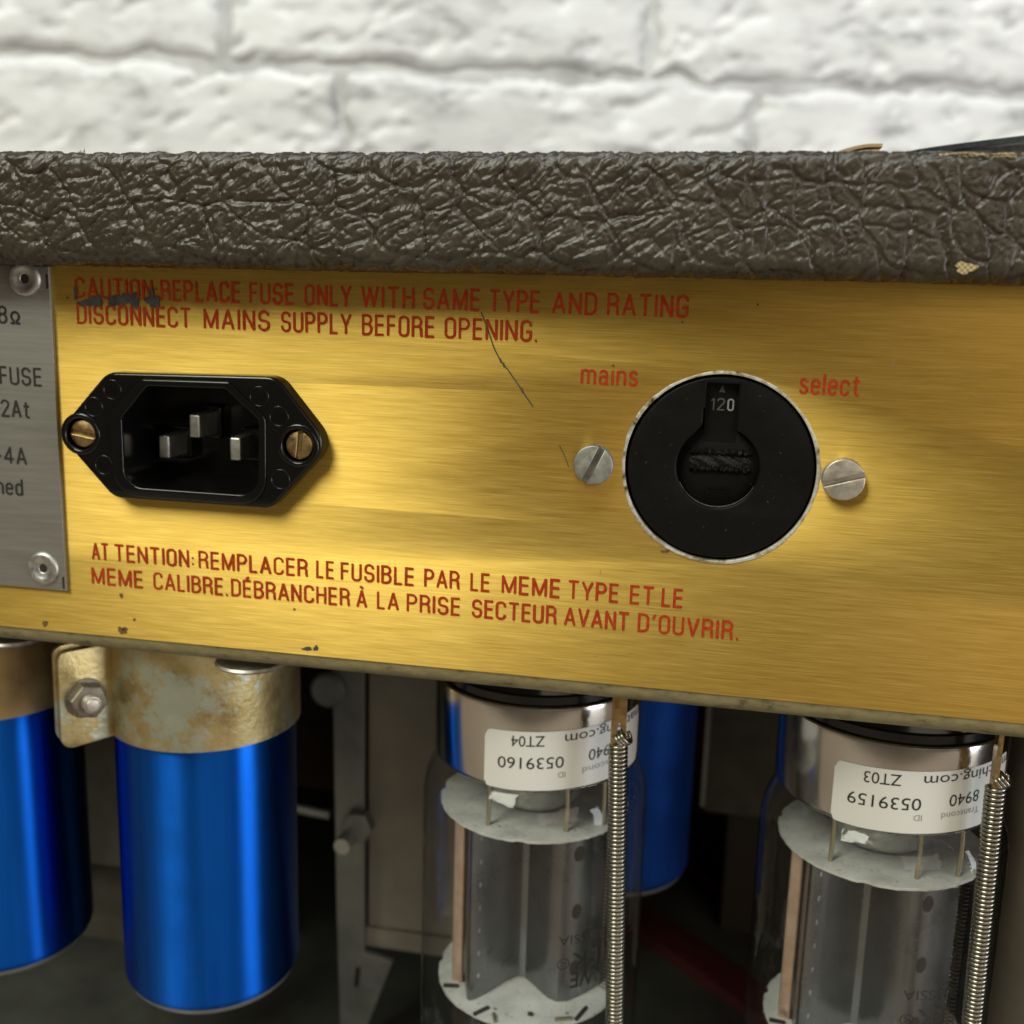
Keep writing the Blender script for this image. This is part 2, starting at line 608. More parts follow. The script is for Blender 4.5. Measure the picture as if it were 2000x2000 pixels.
    def obj(self, name, material, parent=None, smooth=40, uv=False):
        return build(name, self.v, self.f, material, parent, smooth, uv)


def circle(cx, cz, r, n=48, a0=0, a1=360, end=False):
    return [(cx + r * math.cos(math.radians(a0 + (a1 - a0) * i / n)), cz + r * math.sin(math.radians(a0 + (a1 - a0) * i / n))) for i in range(n + (1 if end else 0))]


def roundpoly(pts, rad, n=6):
    out = []
    k = len(pts)
    for i in range(k):
        a, b_, c_ = Vector(pts[i - 1]), Vector(pts[i]), Vector(pts[(i + 1) % k])
        r = rad[i] if isinstance(rad, (list, tuple)) else rad
        u, w_ = (a - b_).normalized(), (c_ - b_).normalized()
        ang = u.angle(w_)
        d = min(r / math.tan(ang / 2), 0.48 * (a - b_).length, 0.48 * (c_ - b_).length)
        r = d * math.tan(ang / 2)
        ctr = b_ + (u + w_).normalized() * (r / math.sin(ang / 2))
        p0, p1 = b_ + u * d, b_ + w_ * d
        t0 = math.atan2(p0.y - ctr.y, p0.x - ctr.x)
        t1 = math.atan2(p1.y - ctr.y, p1.x - ctr.x)
        dt = (t1 - t0 + math.pi) % (2 * math.pi) - math.pi
        for s_ in range(n + 1):
            t = t0 + dt * s_ / n
            out.append((ctr.x + r * math.cos(t), ctr.y + r * math.sin(t)))
    return out


# ------------------------------------------------------------------ stroke lettering (condensed sans)
def arc(cx, cy, rx, ry, a0, a1, n=8):
    return [(cx + rx * math.cos(math.radians(a0 + (a1 - a0) * i / n)), cy + ry * math.sin(math.radians(a0 + (a1 - a0) * i / n))) for i in range(n + 1)]


def glyph(ch):
    W = 0.40
    h = W / 2
    k = 0.19
    if ch == 'A': return 0.46, [[(0, 0), (.23, 1), (.46, 0)], [(.075, .30), (.385, .30)]]
    if ch == 'B': return W, [[(0, 0), (0, 1), (.22, 1)] + arc(.20, .77, .18, .23, 80, -90, 8)[1:] + [(0, .54)], [(.2, .54)] + arc(.20, .27, .20, .27, 85, -90, 8) + [(0, 0)]]
    if ch == 'C': return W, [arc(h, 1 - k, h, k, -12, 180) + arc(h, k, h, k, 180, 372)]
    if ch == 'D': return W, [[(0, 0), (0, 1), (.17, 1)] + arc(.17, .76, .23, .24, 80, 0, 6) + arc(.17, .24, .23, .24, 0, -90, 6) + [(0, 0)]]
    if ch == 'E': return .34, [[(.34, 1), (0, 1), (0, 0), (.34, 0)], [(0, .52), (.32, .52)]]
    if ch == 'F': return .32, [[(.32, 1), (0, 1), (0, 0)], [(0, .52), (.30, .52)]]
    if ch == 'G': return W, [arc(h, 1 - k, h, k, -8, 180) + arc(h, k, h, k, 180, 360) + [(W, .46), (.22, .46)]]
    if ch == 'H': return W, [[(0, 0), (0, 1)], [(W, 0), (W, 1)], [(0, .52), (W, .52)]]
    if ch == 'I': return 0.0, [[(0, 0), (0, 1)]]
    if ch == 'L': return .31, [[(0, 1), (0, 0), (.31, 0)]]
    if ch == 'M': return .54, [[(0, 0), (0, 1), (.27, .04), (.54, 1), (.54, 0)]]
    if ch == 'N': return .42, [[(0, 0), (0, 1), (.42, 0), (.42, 1)]]
    if ch == 'O': return W, [arc(h, 1 - k, h, k, 0, 180) + arc(h, k, h, k, 180, 360) + [(W, 1 - k)]]
    if ch == '0': return W, [arc(h, 1 - k, h, k, 0, 180) + arc(h, k, h, k, 180, 360) + [(W, 1 - k)]]
    if ch == 'P': return W, [[(0, 0), (0, 1), (.2, 1)] + arc(.2, .74, .20, .26, 85, -90, 8) + [(0, .48)]]
    if ch == 'R': return W, [[(0, 0), (0, 1), (.2, 1)] + arc(.2, .755, .19, .245, 85, -90, 8) + [(0, .51)], [(.2, .51)] + arc(.2, .36, .18, .15, 80, 0, 5) + [(.385, .12), (.41, 0)]]
    if ch == 'S': return W, [arc(h, .77, h * .96, .23, 8, 180, 8) + [(.02, .70)] + arc(.13, .64, .11, .12, 190, 250, 3) + arc(.27, .36, .12, .12, 60, 0, 3)[0:] + arc(h, .23, h, .23, 10, -188, 9)]
    if ch == 'T': return .42, [[(0, 1), (.42, 1)], [(.21, 1), (.21, 0)]]
    if ch == 'U': return W, [[(0, 1)] + arc(h, k, h, k, 180, 360) + [(W, 1)]]
    if ch == 'V': return .44, [[(0, 1), (.22, 0), (.44, 1)]]
    if ch == 'W': return .66, [[(0, 1), (.165, 0), (.33, .96), (.495, 0), (.66, 1)]]
    if ch == 'Y': return .44, [[(0, 1), (.22, .42), (.44, 1)], [(.22, .42), (.22, 0)]]
    if ch == 'É':
        w_, s_ = glyph('E'); return w_, s_ + [[(.12, 1.13), (.25, 1.24)]]
    if ch == 'À':
        w_, s_ = glyph('A'); return w_, s_ + [[(.16, 1.26), (.29, 1.16)]]
    if ch == "'": return .08, [[(.07, 1.02), (.0, .80)]]
    if ch == '.': return .03, [[(0, 0), (.03, .02)]]
    if ch == ':': return .03, [[(0, .16), (.03, .18)], [(0, .55), (.03, .57)]]
    if ch == '-': return .24, [[(0, .42), (.24, .42)]]
    if ch == '1': return .14, [[(0, .82), (.14, 1), (.14, 0)]]
    if ch == '2': return W, [arc(h, .76, h, .24, 170, -30, 9) + [(0, 0), (W, 0)]]
    if ch == '4': return .44, [[(.31, 0), (.31, 1), (0, .27), (.44, .27)]]
    if ch == '8': return W, [arc(h, .76, h * .9, .23, -90, 270, 14), arc(h, .27, h, .27, 90, 450, 14)]
    if ch == 'Ω': return .44, [[(0, 0), (.14, 0), (.14, .14)] + arc(.22, .42, .20, .27, 215, -35, 12) + [(.30, .14), (.30, 0), (.44, 0)]]
    x = .70
    if ch == 'm': return .60, [[(0, 0), (0, x)], [(0, .45)] + arc(.15, x - .17, .15, .17, 165, 0, 6) + [(.30, 0)], [(.30, .45)] + arc(.45, x - .17, .15, .17, 165, 0, 6) + [(.60, 0)]]
    if ch == 'n': return .34, [[(0, 0), (0, x)], [(0, .45)] + arc(.17, x - .19, .17, .19, 165, 0, 7) + [(.34, 0)]]
    if ch == 'h': return .34, [[(0, 0), (0, 1)], [(0, .45)] + arc(.17, x - .19, .17, .19, 165, 0, 7) + [(.34, 0)]]
    if ch == 'a': return .36, [arc(.17, x - .17, .16, .17, 165, 0, 6) + [(.33, .12), (.37, 0)], [(.33, .40)] + arc(.16, .20, .16, .20, 100, 270, 8) + [(.26, .03), (.33, .14)]]
    if ch == 'i': return 0.0, [[(0, 0), (0, x)], [(0, .98), (0.01, 1.02)]]
    if ch == 'l': return 0.0, [[(0, 0), (0, 1.0)]]
    if ch == 's': return .32, [arc(.16, x - .15, .15, .15, 15, 180, 6) + [(.06, .42), (.27, .29)] + arc(.16, .16, .16, .16, 20, -170, 8)]
    if ch == 'e': return .34, [[(0, .37), (.34, .37)] + arc(.17, x - .19, .17, .19, 0, 180, 8) + arc(.17, .18, .17, .18, 180, 335, 8)]
    if ch == 'c': return .34, [arc(.17, x - .19, .17, .19, 5, 180, 8) + arc(.17, .18, .17, .18, 180, 350, 8)]
    if ch == 't': return .26, [[(.10, .92), (.10, .14)] + arc(.22, .13, .12, .13, 190, 285, 5), [(0, x), (.25, x)]]
    if ch == 'd': return .34, [[(.34, 0), (.34, 1)], [(.34, x - .2)] + arc(.17, x - .19, .17, .19, 10, 180, 7) + arc(.17, .18, .17, .18, 180, 350, 7) + [(.34, .2)]]
    return .3, []


def ribbon(mb, pts, hw, y):
    """mitred flat strip with slightly rounded ends, in the (x, z) plane at y"""
    P = []
    for p in pts:
        p = Vector(p)
        if not P or (p - P[-1]).length > 1e-4:
            P.append(p)
    n = len(P)
    if n < 2:
        return
    vs, fs = [], []
    d0 = (P[1] - P[0]).normalized()
    d1 = (P[-1] - P[-2]).normalized()
    closed = (P[0] - P[-1]).length < 1e-3
    L = []
    for i in range(n):
        if i == 0:
            e1 = e2 = d0
            if closed:
                e1 = d1
        elif i == n - 1:
            e1 = e2 = d1
            if closed:
                e2 = d0
        else:
            e1, e2 = (P[i] - P[i - 1]).normalized(), (P[i + 1] - P[i]).normalized()
        n1, n2 = Vector((-e1.y, e1.x)), Vector((-e2.y, e2.x))
        nn = n1 + n2
        nn = nn * (2 / max(0.9, nn.length_squared))
        L.append((P[i], nn * hw))
    if not closed:
        e = d0 * hw * 0.55
        L.insert(0, (P[0] - e, Vector((-d0.y, d0.x)) * hw * 0.62))
        e = d1 * hw * 0.55
        L.append((P[-1] + e, Vector((-d1.y, d1.x)) * hw * 0.62))
    for q_, (p, o) in enumerate(L):
        a, b_ = p + o, p - o
        yy = y - 0.005 * q_ / len(L)          # never coplanar where a stroke meets itself
        vs += [(a.x, yy, a.y), (b_.x, yy, b_.y)]
    for i in range(len(L) - 1):
        fs.append((2 * i, 2 * i + 1, 2 * i + 3, 2 * i + 2))
    mb.add(vs, fs)


def word(text, x0, x1, z0, height, hw, y, material, parent, gap=0.235, label=None, name="printed_word"):
    adv, items = 0.0, []
    for ch in text:
        w_, st = glyph(ch)
        items.append((adv, st))
        adv += w_ + gap
    adv -= gap
    adv = max(adv, 1e-3)
    sx = (x1 - x0 - 2 * hw) / adv if len(text) > 1 else height
    sx = max(sx, 0.05)
    hh = height - 2 * hw
    mb = MB()
    kk = 0
    for a, st in items:
        for poly in st:
            jx_, jz_ = random.uniform(-.02, .02), random.uniform(-.02, .02)
            P = [(x0 + hw + (a + px) * sx + jx_, z0 + hw + pz * hh + jz_) for px, pz in poly]
            # split at sharp corners so every stroke keeps its width
            runs, cur = [], [P[0]]
            for i in range(1, len(P)):
                cur.append(P[i])
                if i < len(P) - 1:
                    d1, d2 = Vector(P[i]) - Vector(P[i - 1]), Vector(P[i + 1]) - Vector(P[i])
                    if d1.length > 1e-5 and d2.length > 1e-5 and d1.angle(d2) > 1.75:
                        runs.append(cur)
                        cur = [P[i]]
            runs.append(cur)
            for rn in runs:
                ribbon(mb, rn, hw * random.uniform(0.94, 1.06), y - 0.006 * (kk % 13))
                kk += 1
    o = mb.obj(name, material, parent, smooth=0)
    tag(o, label or ('printed word "%s"' % text.strip('.:')))
    return o


def font_mesh(text, height, bold=0.0):
    cu = bpy.data.curves.new("txt", 'FONT')
    cu.body = text
    cu.size = 1.0
    cu.resolution_u = 3
    cu.offset = bold
    ob = bpy.data.objects.new("txt", cu)
    COL.objects.link(ob)
    dg = bpy.context.evaluated_depsgraph_get()
    me = bpy.data.meshes.new_from_object(ob.evaluated_get(dg))
    vs = [(v_.co.x, v_.co.y) for v_ in me.vertices]
    fs = [tuple(p.vertices) for p in me.polygons]
    bpy.data.objects.remove(ob)
    bpy.data.curves.remove(cu)
    bpy.data.meshes.remove(me)
    xs = [v_[0] for v_ in vs]
    x0 = min(xs)
    k = height / 0.727
    return [((x - x0) * k, y * k) for x, y in vs], fs, (max(xs) - x0) * k


def cyl_text(name, text, c, r, th_a, th_b, z_top, height, material, parent, skew=0.0, delta=0.0, bold=0.0):
    """upside-down lettering wrapped on a vertical cylinder; it fills th_a..th_b (degrees, th_a<th_b);
    z_top is where the feet of the letters stand, they point down"""
    vs, fs, w_ = font_mesh(text, height, bold)
    out = []
    for x, y in vs:
        th = math.radians(th_b - (th_b - th_a) * x / w_ + delta)
        zz = z_top - y + skew * (math.degrees(th) - delta)
        out.append((c[0] + r * math.sin(th), c[1] - r * math.cos(th), zz))
    o = build(name, out, fs, material, parent, smooth=0)
    tag(o, 'printed text "%s"' % text)
    return o


# ------------------------------------------------------------------ brick wall behind
PHI = math.radians(14.0)
UX, UY = math.cos(PHI), math.sin(PHI)
wall = thing("brick_wall", "white painted rough brick wall behind the amplifier", "wall", (0, 430, -80))


def wallpt(u, d, z_):
    """u along the wall, d out of the wall towards the camera"""
    return (u * UX + d * UY, 430 + u * UY - d * UX, z_)


PU, PZ = 208.0, 70.0
JU, JZ = 4.5, 5.0
for row in range(-4, 4):
    zb = 164.0 + row * PZ
    off = -54.0 if row % 2 == 0 else 3.0
    for col in range(-2, 4):
        u0, u1 = off + (col - 1) * PU + JU / 2, off + col * PU - JU / 2
        z0_, z1_ = zb + JZ / 2, zb + PZ - JZ / 2
        near = row in (-2, -1, 0, 1)
        nx, nz = (84, 32) if near else (24, 10)
        U, Zz = np.meshgrid(np.linspace(0, 1, nx + 1), np.linspace(0, 1, nz + 1), indexing='ij')
        uu, zz = u0 + U * (u1 - u0), z0_ + Zz * (z1_ - z0_)
        # wandering, chipped outline
        wob = (fbm(uu / 20, zz / 20, 3) - .5) * 11
        zz2 = zz + wob * np.abs(2 * Zz - 1) ** 3
        uu2 = uu + (fbm(uu / 16 + 50, zz / 16, 4) - .5) * 13 * np.abs(2 * U - 1) ** 6
        a_, b_2 = (uu + zz * .9), (zz - uu * .55)
        pits = sstep(.60, .74, fbm(a_ / 16, b_2 / 7, 21, 4))
        und = (fbm(uu / 45, zz / 30, 11, 4) - .5) * 4
        edge = np.minimum(np.minimum(U * (u1 - u0), (1 - U) * (u1 - u0)), np.minimum(Zz * (z1_ - z0_), (1 - Zz) * (z1_ - z0_)))
        dd = 3.2 + und - pits * 2.0 - 2.4 * (1 - sstep(0, 6, edge)) ** 2
        vs = [wallpt(a, d, b) for a, d, b in zip(uu2.ravel(), dd.ravel(), zz2.ravel())]
        idx = lambda i, j: i * (nz + 1) + j
        fs = [(idx(i, j), idx(i + 1, j), idx(i + 1, j + 1), idx(i, j + 1)) for i in range(nx) for j in range(nz)]
        # sides back into the wall
        rim = [idx(i, 0) for i in range(nx + 1)] + [idx(nx, j) for j in range(1, nz + 1)] + [idx(i, nz) for i in range(nx - 1, -1, -1)] + [idx(0, j) for j in range(nz - 1, 0, -1)]
        k0 = len(vs)
        for i in rim:
            vs.append(wallpt(uu2.ravel()[i], -14, zz2.ravel()[i]))
        for i in range(len(rim)):
            j = (i + 1) % len(rim)
            fs.append((rim[i], k0 + i, k0 + j, rim[j]))
        build("brick", vs, fs, M['brick'], wall, smooth=70)
mb = MB()
nx, nz = 240, 150
U, Zz = np.meshgrid(np.linspace(-700, 640, nx + 1), np.linspace(-120, 450, nz + 1), indexing='ij')
dd = 0.3 + (fbm(U / 34, Zz / 16, 31, 4) - .5) * 4.5
mb.add([wallpt(a, d, b) for a, d, b in zip(U.ravel(), dd.ravel(), Zz.ravel())],
       [(i * (nz + 1) + j, (i + 1) * (nz + 1) + j, (i + 1) * (nz + 1) + j + 1, i * (nz + 1) + j + 1) for i in range(nx) for j in range(nz)])
mb.obj("mortar", M['mortar'], wall, smooth=70)

# ------------------------------------------------------------------ table top the cabinet stands on (below the frame)
M['table'] = mat('tan_table_top', (0.34, 0.23, 0.14), 0.5)
setc(M['table'], ramp(M['table'], noise(M['table'], 1.0, (3, 60, 60), 5), [(0.3, (0.22, 0.165, 0.12)), (0.7, (0.34, 0.27, 0.21))]))
tag(MB().box(-700, 600, -420, 300, -168, -148.2).obj("table_top", M['table'], None, 30), kind="structure")

# ------------------------------------------------------------------ cabinet (tolex covered box, open at the back)
cab = thing("amplifier_cabinet", "dark brown grained vinyl amplifier cabinet with a thick rear top edge", "cabinet", (-35, 90, -148))
LY = -11.0            # rear face of the top board
prof = []            # (y, z, s) profile from under the board, round the rear edge, to the top
Zb, Zt, R1, R2 = 66.0, 82.8, 2.6, 1.9
step = 0.2
s_ = 0.0


def addp(y, z_):
    global s_
    if prof:
        s_ += math.hypot(y - prof[-1][0], z_ - prof[-1][1])
    prof.append((y, z_, s_))


y_ = 2.0
while y_ > LY + R1:
    addp(y_, Zb)
    y_ -= 0.4
for i in range(13):
    a = math.pi / 2 * i / 12
    addp(LY + R1 - R1 * math.sin(a), Zb + R1 - R1 * math.cos(a))
z_ = Zb + R1 + step
while z_ < Zt - R2:
    addp(LY, z_)
    z_ += step
for i in range(11):
    a = math.pi / 2 * i / 10
    addp(LY + R2 - R2 * math.cos(a), Zt - R2 + R2 * math.sin(a))
y_ = LY + R2 + 0.3
while y_ < LY + 9:
    addp(y_, Zt)
    y_ += 0.4
PR = np.array(prof)
tang = np.gradient(PR[:, :2], axis=0)
tang /= np.linalg.norm(tang, axis=1)[:, None]
nrmP = np.stack([-tang[:, 1], tang[:, 0]], 1)       # outward
if nrmP[len(PR) // 2, 0] > 0:
    nrmP = -nrmP
xs = np.concatenate([np.arange(-329, -165, 0.5), np.arange(-165, 85, 0.2), np.arange(85, 259.5, 0.5)])
X, S = np.meshgrid(xs, PR[:, 2], indexing='ij')
wx = X + (fbm(X / 5, S / 5, 41, 3) - .5) * 3.2
ws = S + (fbm(X / 5 + 30, S / 5, 42, 3) - .5) * 3.2
right = sstep(-25, 25, X)
# pebble cells with sunk creases
f1_, f2_, ci = voro(wx / 9.0 + ws / 16, ws / 6.8, 51)
c1 = sstep(0.0, 0.13, f2_ - f1_)
# slanting wrinkles
ang = math.radians(36)
ru, rv = wx * math.cos(ang) + ws * math.sin(ang), -wx * math.sin(ang) + ws * math.cos(ang)
g1_, g2_, gi = voro(ru / 6.5, rv / 2.3, 61)
c2 = sstep(0.0, 0.42, g2_ - g1_)
# upright creases, stronger on the right half
h1_, h2_, hi = voro(wx / 4.6 + ws / 14, ws / 6.0, 71)
c3 = sstep(0.0, 0.11, h2_ - h1_)
left = 1 - right
# fine short wrinkles
m1_, m2_, mi = voro(ru / 2.6, rv / 1.05, 77)
c4 = sstep(0.0, 0.3, m2_ - m1_)
n1_, n2_, _ = voro(wx / 1.15 + ws / 3, ws / 1.35, 79)
c5 = sstep(0.0, 0.45, n2_ - n1_)
H = 0.36 * c1 + (0.10 + 0.24 * left) * c2 + (0.06 + 0.34 * right) * c3 + (.17 - .04 * right) * c4 + .07 * c5
H = H + (gi - .5) * .12 + (ci - .5) * .12 + (mi - .5) * .10
H = H + (0.14 - .05 * right) * (fbm(ru / 1.4, rv / .5, 91, 3) - .5) + 0.10 * (fbm(X / .55, S / .55, 93, 2) - .5) + 0.30 * (fbm(X / 9, S / 7, 95, 2) - .5)
H = H * 0.88 - 0.52
# worn smooth near both rounded edges
smoothing = sstep(0, 2.5, np.abs(S - PR[12 + 17, 2]))
tear = np.exp(-(((X - 29.6) / 1.9) ** 2 + ((S - (PR[np.searchsorted(PR[:, 1], Zb + 2.0), 2])) / 1.3) ** 2) ** 2)
H = H - 0.5 * tear
tiltz = 0.0072 * (X + 40)
Yv = PR[None, :, 0] + nrmP[None, :, 0] * H
Zv = PR[None, :, 1] + nrmP[None, :, 1] * H + tiltz
verts = np.stack([X, Yv, Zv], -1).reshape(-1, 3)
ni, nj = X.shape
I, J = np.meshgrid(np.arange(ni - 1), np.arange(nj - 1), indexing='ij')
q0 = (I * nj + J).ravel()
quads = np.stack([q0, q0 + nj, q0 + nj + 1, q0 + 1], 1)
me = bpy.data.meshes.new("vinyl_covering")
vrel = (verts - ORG[cab.name]) * MM
me.vertices.add(len(vrel))
me.vertices.foreach_set("co", vrel.ravel())
me.loops.add(quads.size)
me.loops.foreach_set("vertex_index", quads.ravel())
me.polygons.add(len(quads))
me.polygons.foreach_set("loop_start", np.arange(0, quads.size, 4))
me.polygons.foreach_set("loop_total", np.full(len(quads), 4))
me.update(calc_edges=True)
me.polygons.foreach_set("use_smooth", np.ones(len(quads), bool))
me.materials.append(M['tolex'])
vin = bpy.data.objects.new("vinyl_covering", me)
COL.objects.link(vin)
vin.parent = cab
ORG[vin.name] = ORG[cab.name]
# boards of the box
MB().box(-330, 260, LY + 8.6, 245, Zb + 1.2, Zt - 0.9).obj("top_board", M['tolex'], cab)
MB().box(-330, 260, LY, 245, -148, -142).obj("floor_board", M['floor'], cab)
MB().box(-330, 260, 228, 245, -141.9, Zb + 1.1).obj("front_board", M['inside'], cab)
MB().box(-330, -312, LY, 227.8, -141.9, Zb + 1.1).obj("side_board", M['inside'], cab)
MB().box(242, 260, LY, 227.8, -141.9, Zb + 1.1).obj("side_board", M['inside'], cab)
# torn spot showing the cloth
out = []
for i in range(22):
    a = 2 * math.pi * i / 22
    r_ = 1 + 0.22 * math.sin(3 * a + 1) + 0.12 * math.sin(7 * a)
    out.append((29.9 + 1.35 * r_ * math.cos(a), Zb + 2.3 + .75 * r_ * math.sin(a)))
tag(MB().plate(out, [], LY - 0.16, LY + 0.5).obj("torn_patch", M['weave'], cab), "tan woven cloth showing through a chip in the vinyl")
# frayed open seam at the right of the top edge
mb = MB()
for i in range(26):
    x = 24.5 + 20 * random.random()
    z2 = Zt + 0.0072 * (x + 40) - random.uniform(0.1, 1.0)
    L_ = random.uniform(1.2, 3.5)
    mb.tube([(x, LY + random.uniform(-.25, .5), z2), (x + L_ * .5, LY - .1 + random.uniform(-.2, .3), z2 + random.uniform(-.1, .25)), (x + L_, LY + random.uniform(-.2, .5), z2 + random.uniform(-.3, .2))], random.uniform(.05, .16), 5)
mb.obj("frayed_seam", M['weave'], cab)

# things lying on top of the cabinet edge
def flat_strip(path, hw, th):
    """strip swept along a path in (x, z), width 2*hw along Y around given y"""
    mb = MB()
    vs, fs = [], []
    for (x, y, z_) in path:
        vs += [(x, y - hw, z_), (x, y + hw, z_), (x, y + hw, z_ + th), (x, y - hw, z_ + th)]
    for i in range(len(path) - 1):
        for j in range(4):
            k = (j + 1) % 4
            fs.append((4 * i + j, 4 * i + k, 4 * i + 4 + k, 4 * i + 4 + j))
    fs += [(0, 1, 2, 3), tuple(4 * (len(path) - 1) + j for j in range(4))]
    return mb.add(vs, fs)


topz = lambda x: Zt + 0.0072 * (x + 40)
st = thing("dark_strap", "glossy blue black strap rising off the right end of the cabinet top", "strap", (45, -4, topz(45)))
flat_strip([(21.5 + 1.3 * i, -4.2, topz(21.5 + 1.3 * i) - 0.25 + 3.6 * (i / 22) ** 0.85) for i in range(30)], 3.4, 0.75).obj("upper_layer", M['strap'], st, 30)
flat_strip([(25 + 1.3 * i, -3.2, topz(25 + 1.3 * i) - 0.35 + 2.3 * (i / 22) ** 0.9) for i in range(27)], 3.6, 0.8).obj("lower_layer", M['strap'], st, 30)
sp = thing("wood_splinter", "small pale tan splinter sticking up from the cabinet top edge", "splinter", (15, -5, topz(15)))
flat_strip([(10.8 + .8 * i, -6.2, topz(11 + .8 * i) - .5 + 1.55 * math.sin(min(1, i / 7) * 1.4)) for i in range(10)], 1.6, .45).obj("upper_sliver", M['ply'], sp, 30)
flat_strip([(12.0 + .8 * i, -6.6, topz(12 + .8 * i) - .5 + 0.75 * math.sin(min(1, i / 7) * 1.4)) for i in range(8)], 1.4, .5).obj("lower_sliver", M['ply'], sp, 30)
tag(flat_strip([(4.3 + .7 * i, -6.0, topz(5) - .12 + .30 * math.sin(i / 8 * 2.6)) for i in range(9)], 1.0, .25).obj("paint_flake", M['paper'], None, 30),
    "tiny white flake left of the tan splinter on the cabinet edge", "flake")
fl = MB()
for i in range(5):
    a = random.uniform(-.7, .7)
    fl.tube([(-104 + i * .35, -7.4, topz(-104) - .4), (-104 + i * .35 + .5 * math.sin(a), -7.4, topz(-104) + .4), (-104 + i * .4 + 1.1 * math.sin(a), -7.2, topz(-104) + random.uniform(.4, .95))], .09, 5)
tag(fl.obj("lint_tuft", M['weave'], None), "tiny pale lint tuft at the left of the cabinet top edge", "lint")

# ------------------------------------------------------------------ chassis with the gold rear panel
SELC = (-1.15, 37.0)
IECC = (-89.1, 37.0)
cha = thing("amplifier_chassis", "steel amplifier chassis with brushed gold rear panel and red lettering", "chassis", (-40, 60, -3))
XL, XR = -300.0, 236.0
ihole = [(-103, 27.4), (-75.5, 27.4), (-75.5, 47), (-103, 47)]
gold = MB().plate([(XL, 0), (XR, 0), (XR, 66.6), (XL, 66.6)], [ihole, circle(*SELC, 15.0, 72)], 0.0, 1.2, 0.12, steps=2).obj("gold_panel", M['gold'], cha, 30, uv=True)
mb = MB()
# folded pan: back of the panel, bend, bottom sheet
pf = [(1.25, 66.0), (1.25, 0.2), (0.55, -0.05), (0.50, -0.5)]
for i in range(1, 11):
    a = math.pi / 2 * i / 10
    pf.append((0.50 + 2.6 * (1 - math.cos(a)), -0.5 - 2.7 * math.sin(a)))
pf += [(130, -3.2), (130, -1.0), (4.0, -1.0), (2.5, 0.4), (2.5, 66.0)]
xsn = np.linspace(XL, XR, 90)
vs, fs = [], []
for x in xsn:
    for (y, z_) in pf:
        dent = 0.10 * (float(fbm(np.array([x / 14.0]), np.array([z_ / 3.0]), 5, 3)[0]) - .5) if z_ < 0 and y < 4 else 0
        vs.append((x, y + dent, z_))
k = len(pf)
for i in range(len(xsn) - 1):
    for j in range(4, k - 5):
        fs.append((i * k + j, (i + 1) * k + j, (i + 1) * k + j + 1, i * k + j + 1))
    for j in (1, 2, 3):
        fs.append((i * k + j, (i + 1) * k + j, (i + 1) * k + j + 1, i * k + j + 1))
mb.add(vs, fs)
mb.box(XL, XR, 128, 130, -0.9, 66)
mb.obj("chassis_pan", M['chassis'], cha, 50)

# red lettering: (word, left x, right x) measured on the panel
R_ = M['red']


def bpx(x, y):
    """pixel of the photograph to panel coordinates in mm, used for the lettering layout only"""
    d = RIGHT * ((x - 1000) / 2184) - UP * ((y - 1000) / 2184) + FWD
    t = 175.09 / d.y
    return d.x * t, 65.12 + d.z * t


def line(words, ya, xa, yb, xb, cap, hw=0.225):
    for t, a, b in words:
        ym = lambda x: ya + (yb - ya) * (x - xa) / (xb - xa)
        X0, Z0 = bpx(a, ym(a))
        X1, Z1 = bpx(b, ym(b))
        word(t, X0, X1, (Z0 + Z1) / 2, cap, hw, -0.05, R_, gold)


line([("CAUTION:", 147.2, 309), ("REPLACE", 314, 469.4), ("FUSE", 487, 574.7), ("ONLY", 594.9, 686.7), ("WITH", 704.8, 809.6), ("SAME", 825.7, 937.7), ("TYPE", 954.6, 1054.2), ("AND", 1077.6, 1165.6), ("RATING", 1185, 1344.2)], 587.8, 314, 617.0, 1185, 3.50)
line([("DISCONNECT", 150.5, 373.6), ("MAINS", 398.2, 527.6), ("SUPPLY", 549, 686.7), ("BEFORE", 706.6, 849), ("OPENING.", 867.9, 1050)], 632.6, 150.5, 667.0, 1003.7, 3.45)
line([("AT", 179.8, 213.4), ("TENTION:", 223.8, 380), ("REMPLACER", 388, 601.6), ("LE", 617.6, 653), ("FUSIBLE", 665.2, 809), ("PAR", 828.3, 897.6), ("LE", 918.3, 956.6), ("MEME", 979, 1093.8), ("TYPE", 1108.2, 1207.8), ("ET", 1229, 1277), ("LE", 1291, 1333.3)], 1093, 179.8, 1187.5, 1323.5, 3.25)
line([("MEME", 179.8, 280), ("CALIBRE.", 300, 446), ("DÉBRANCHER", 451.5, 683.6), ("À", 695.8, 719), ("LA", 735.9, 779.3), ("PRISE", 794, 899), ("SECTEUR", 921, 1086.5), ("AVANT", 1101, 1227.7), ("D'OUVRIR.", 1244.6, 1442.5)], 1140.9, 179.8, 1250.5, 1432, 3.25)
x0, zz0 = bpx(1133.7, 751)
x1, _ = bpx(1246, 754.5)
word("mains", x0, x1, zz0, 3.35, .21, -0.05, R_, gold)
x0, zz0 = bpx(1559.6, 769.9)
x1, _ = bpx(1679.3, 772.4)
word("select", x0, x1, zz0, 3.3, .21, -0.05, R_, gold)


def splat(name, cx, cz, rx, rz, material, parent, y=-0.03, seed=0, n=26, rough=.35):
    rr = random.Random(seed)
    ph = [rr.uniform(0, 6.28) for _ in range(5)]
    pts = []
    for i in range(n):
        a = 2 * math.pi * i / n
        r_ = 1 + rough * (math.sin(2 * a + ph[0]) * .4 + math.sin(3 * a + ph[1]) * .4 + math.sin(5 * a + ph[2]) * .35 + math.sin(9 * a + ph[3]) * .25)
        pts.append((cx + rx * r_ * math.cos(a), cz + rz * r_ * math.sin(a)))
    return MB().plate(pts, [], y, y + 0.02).obj(name, material, parent, 0)


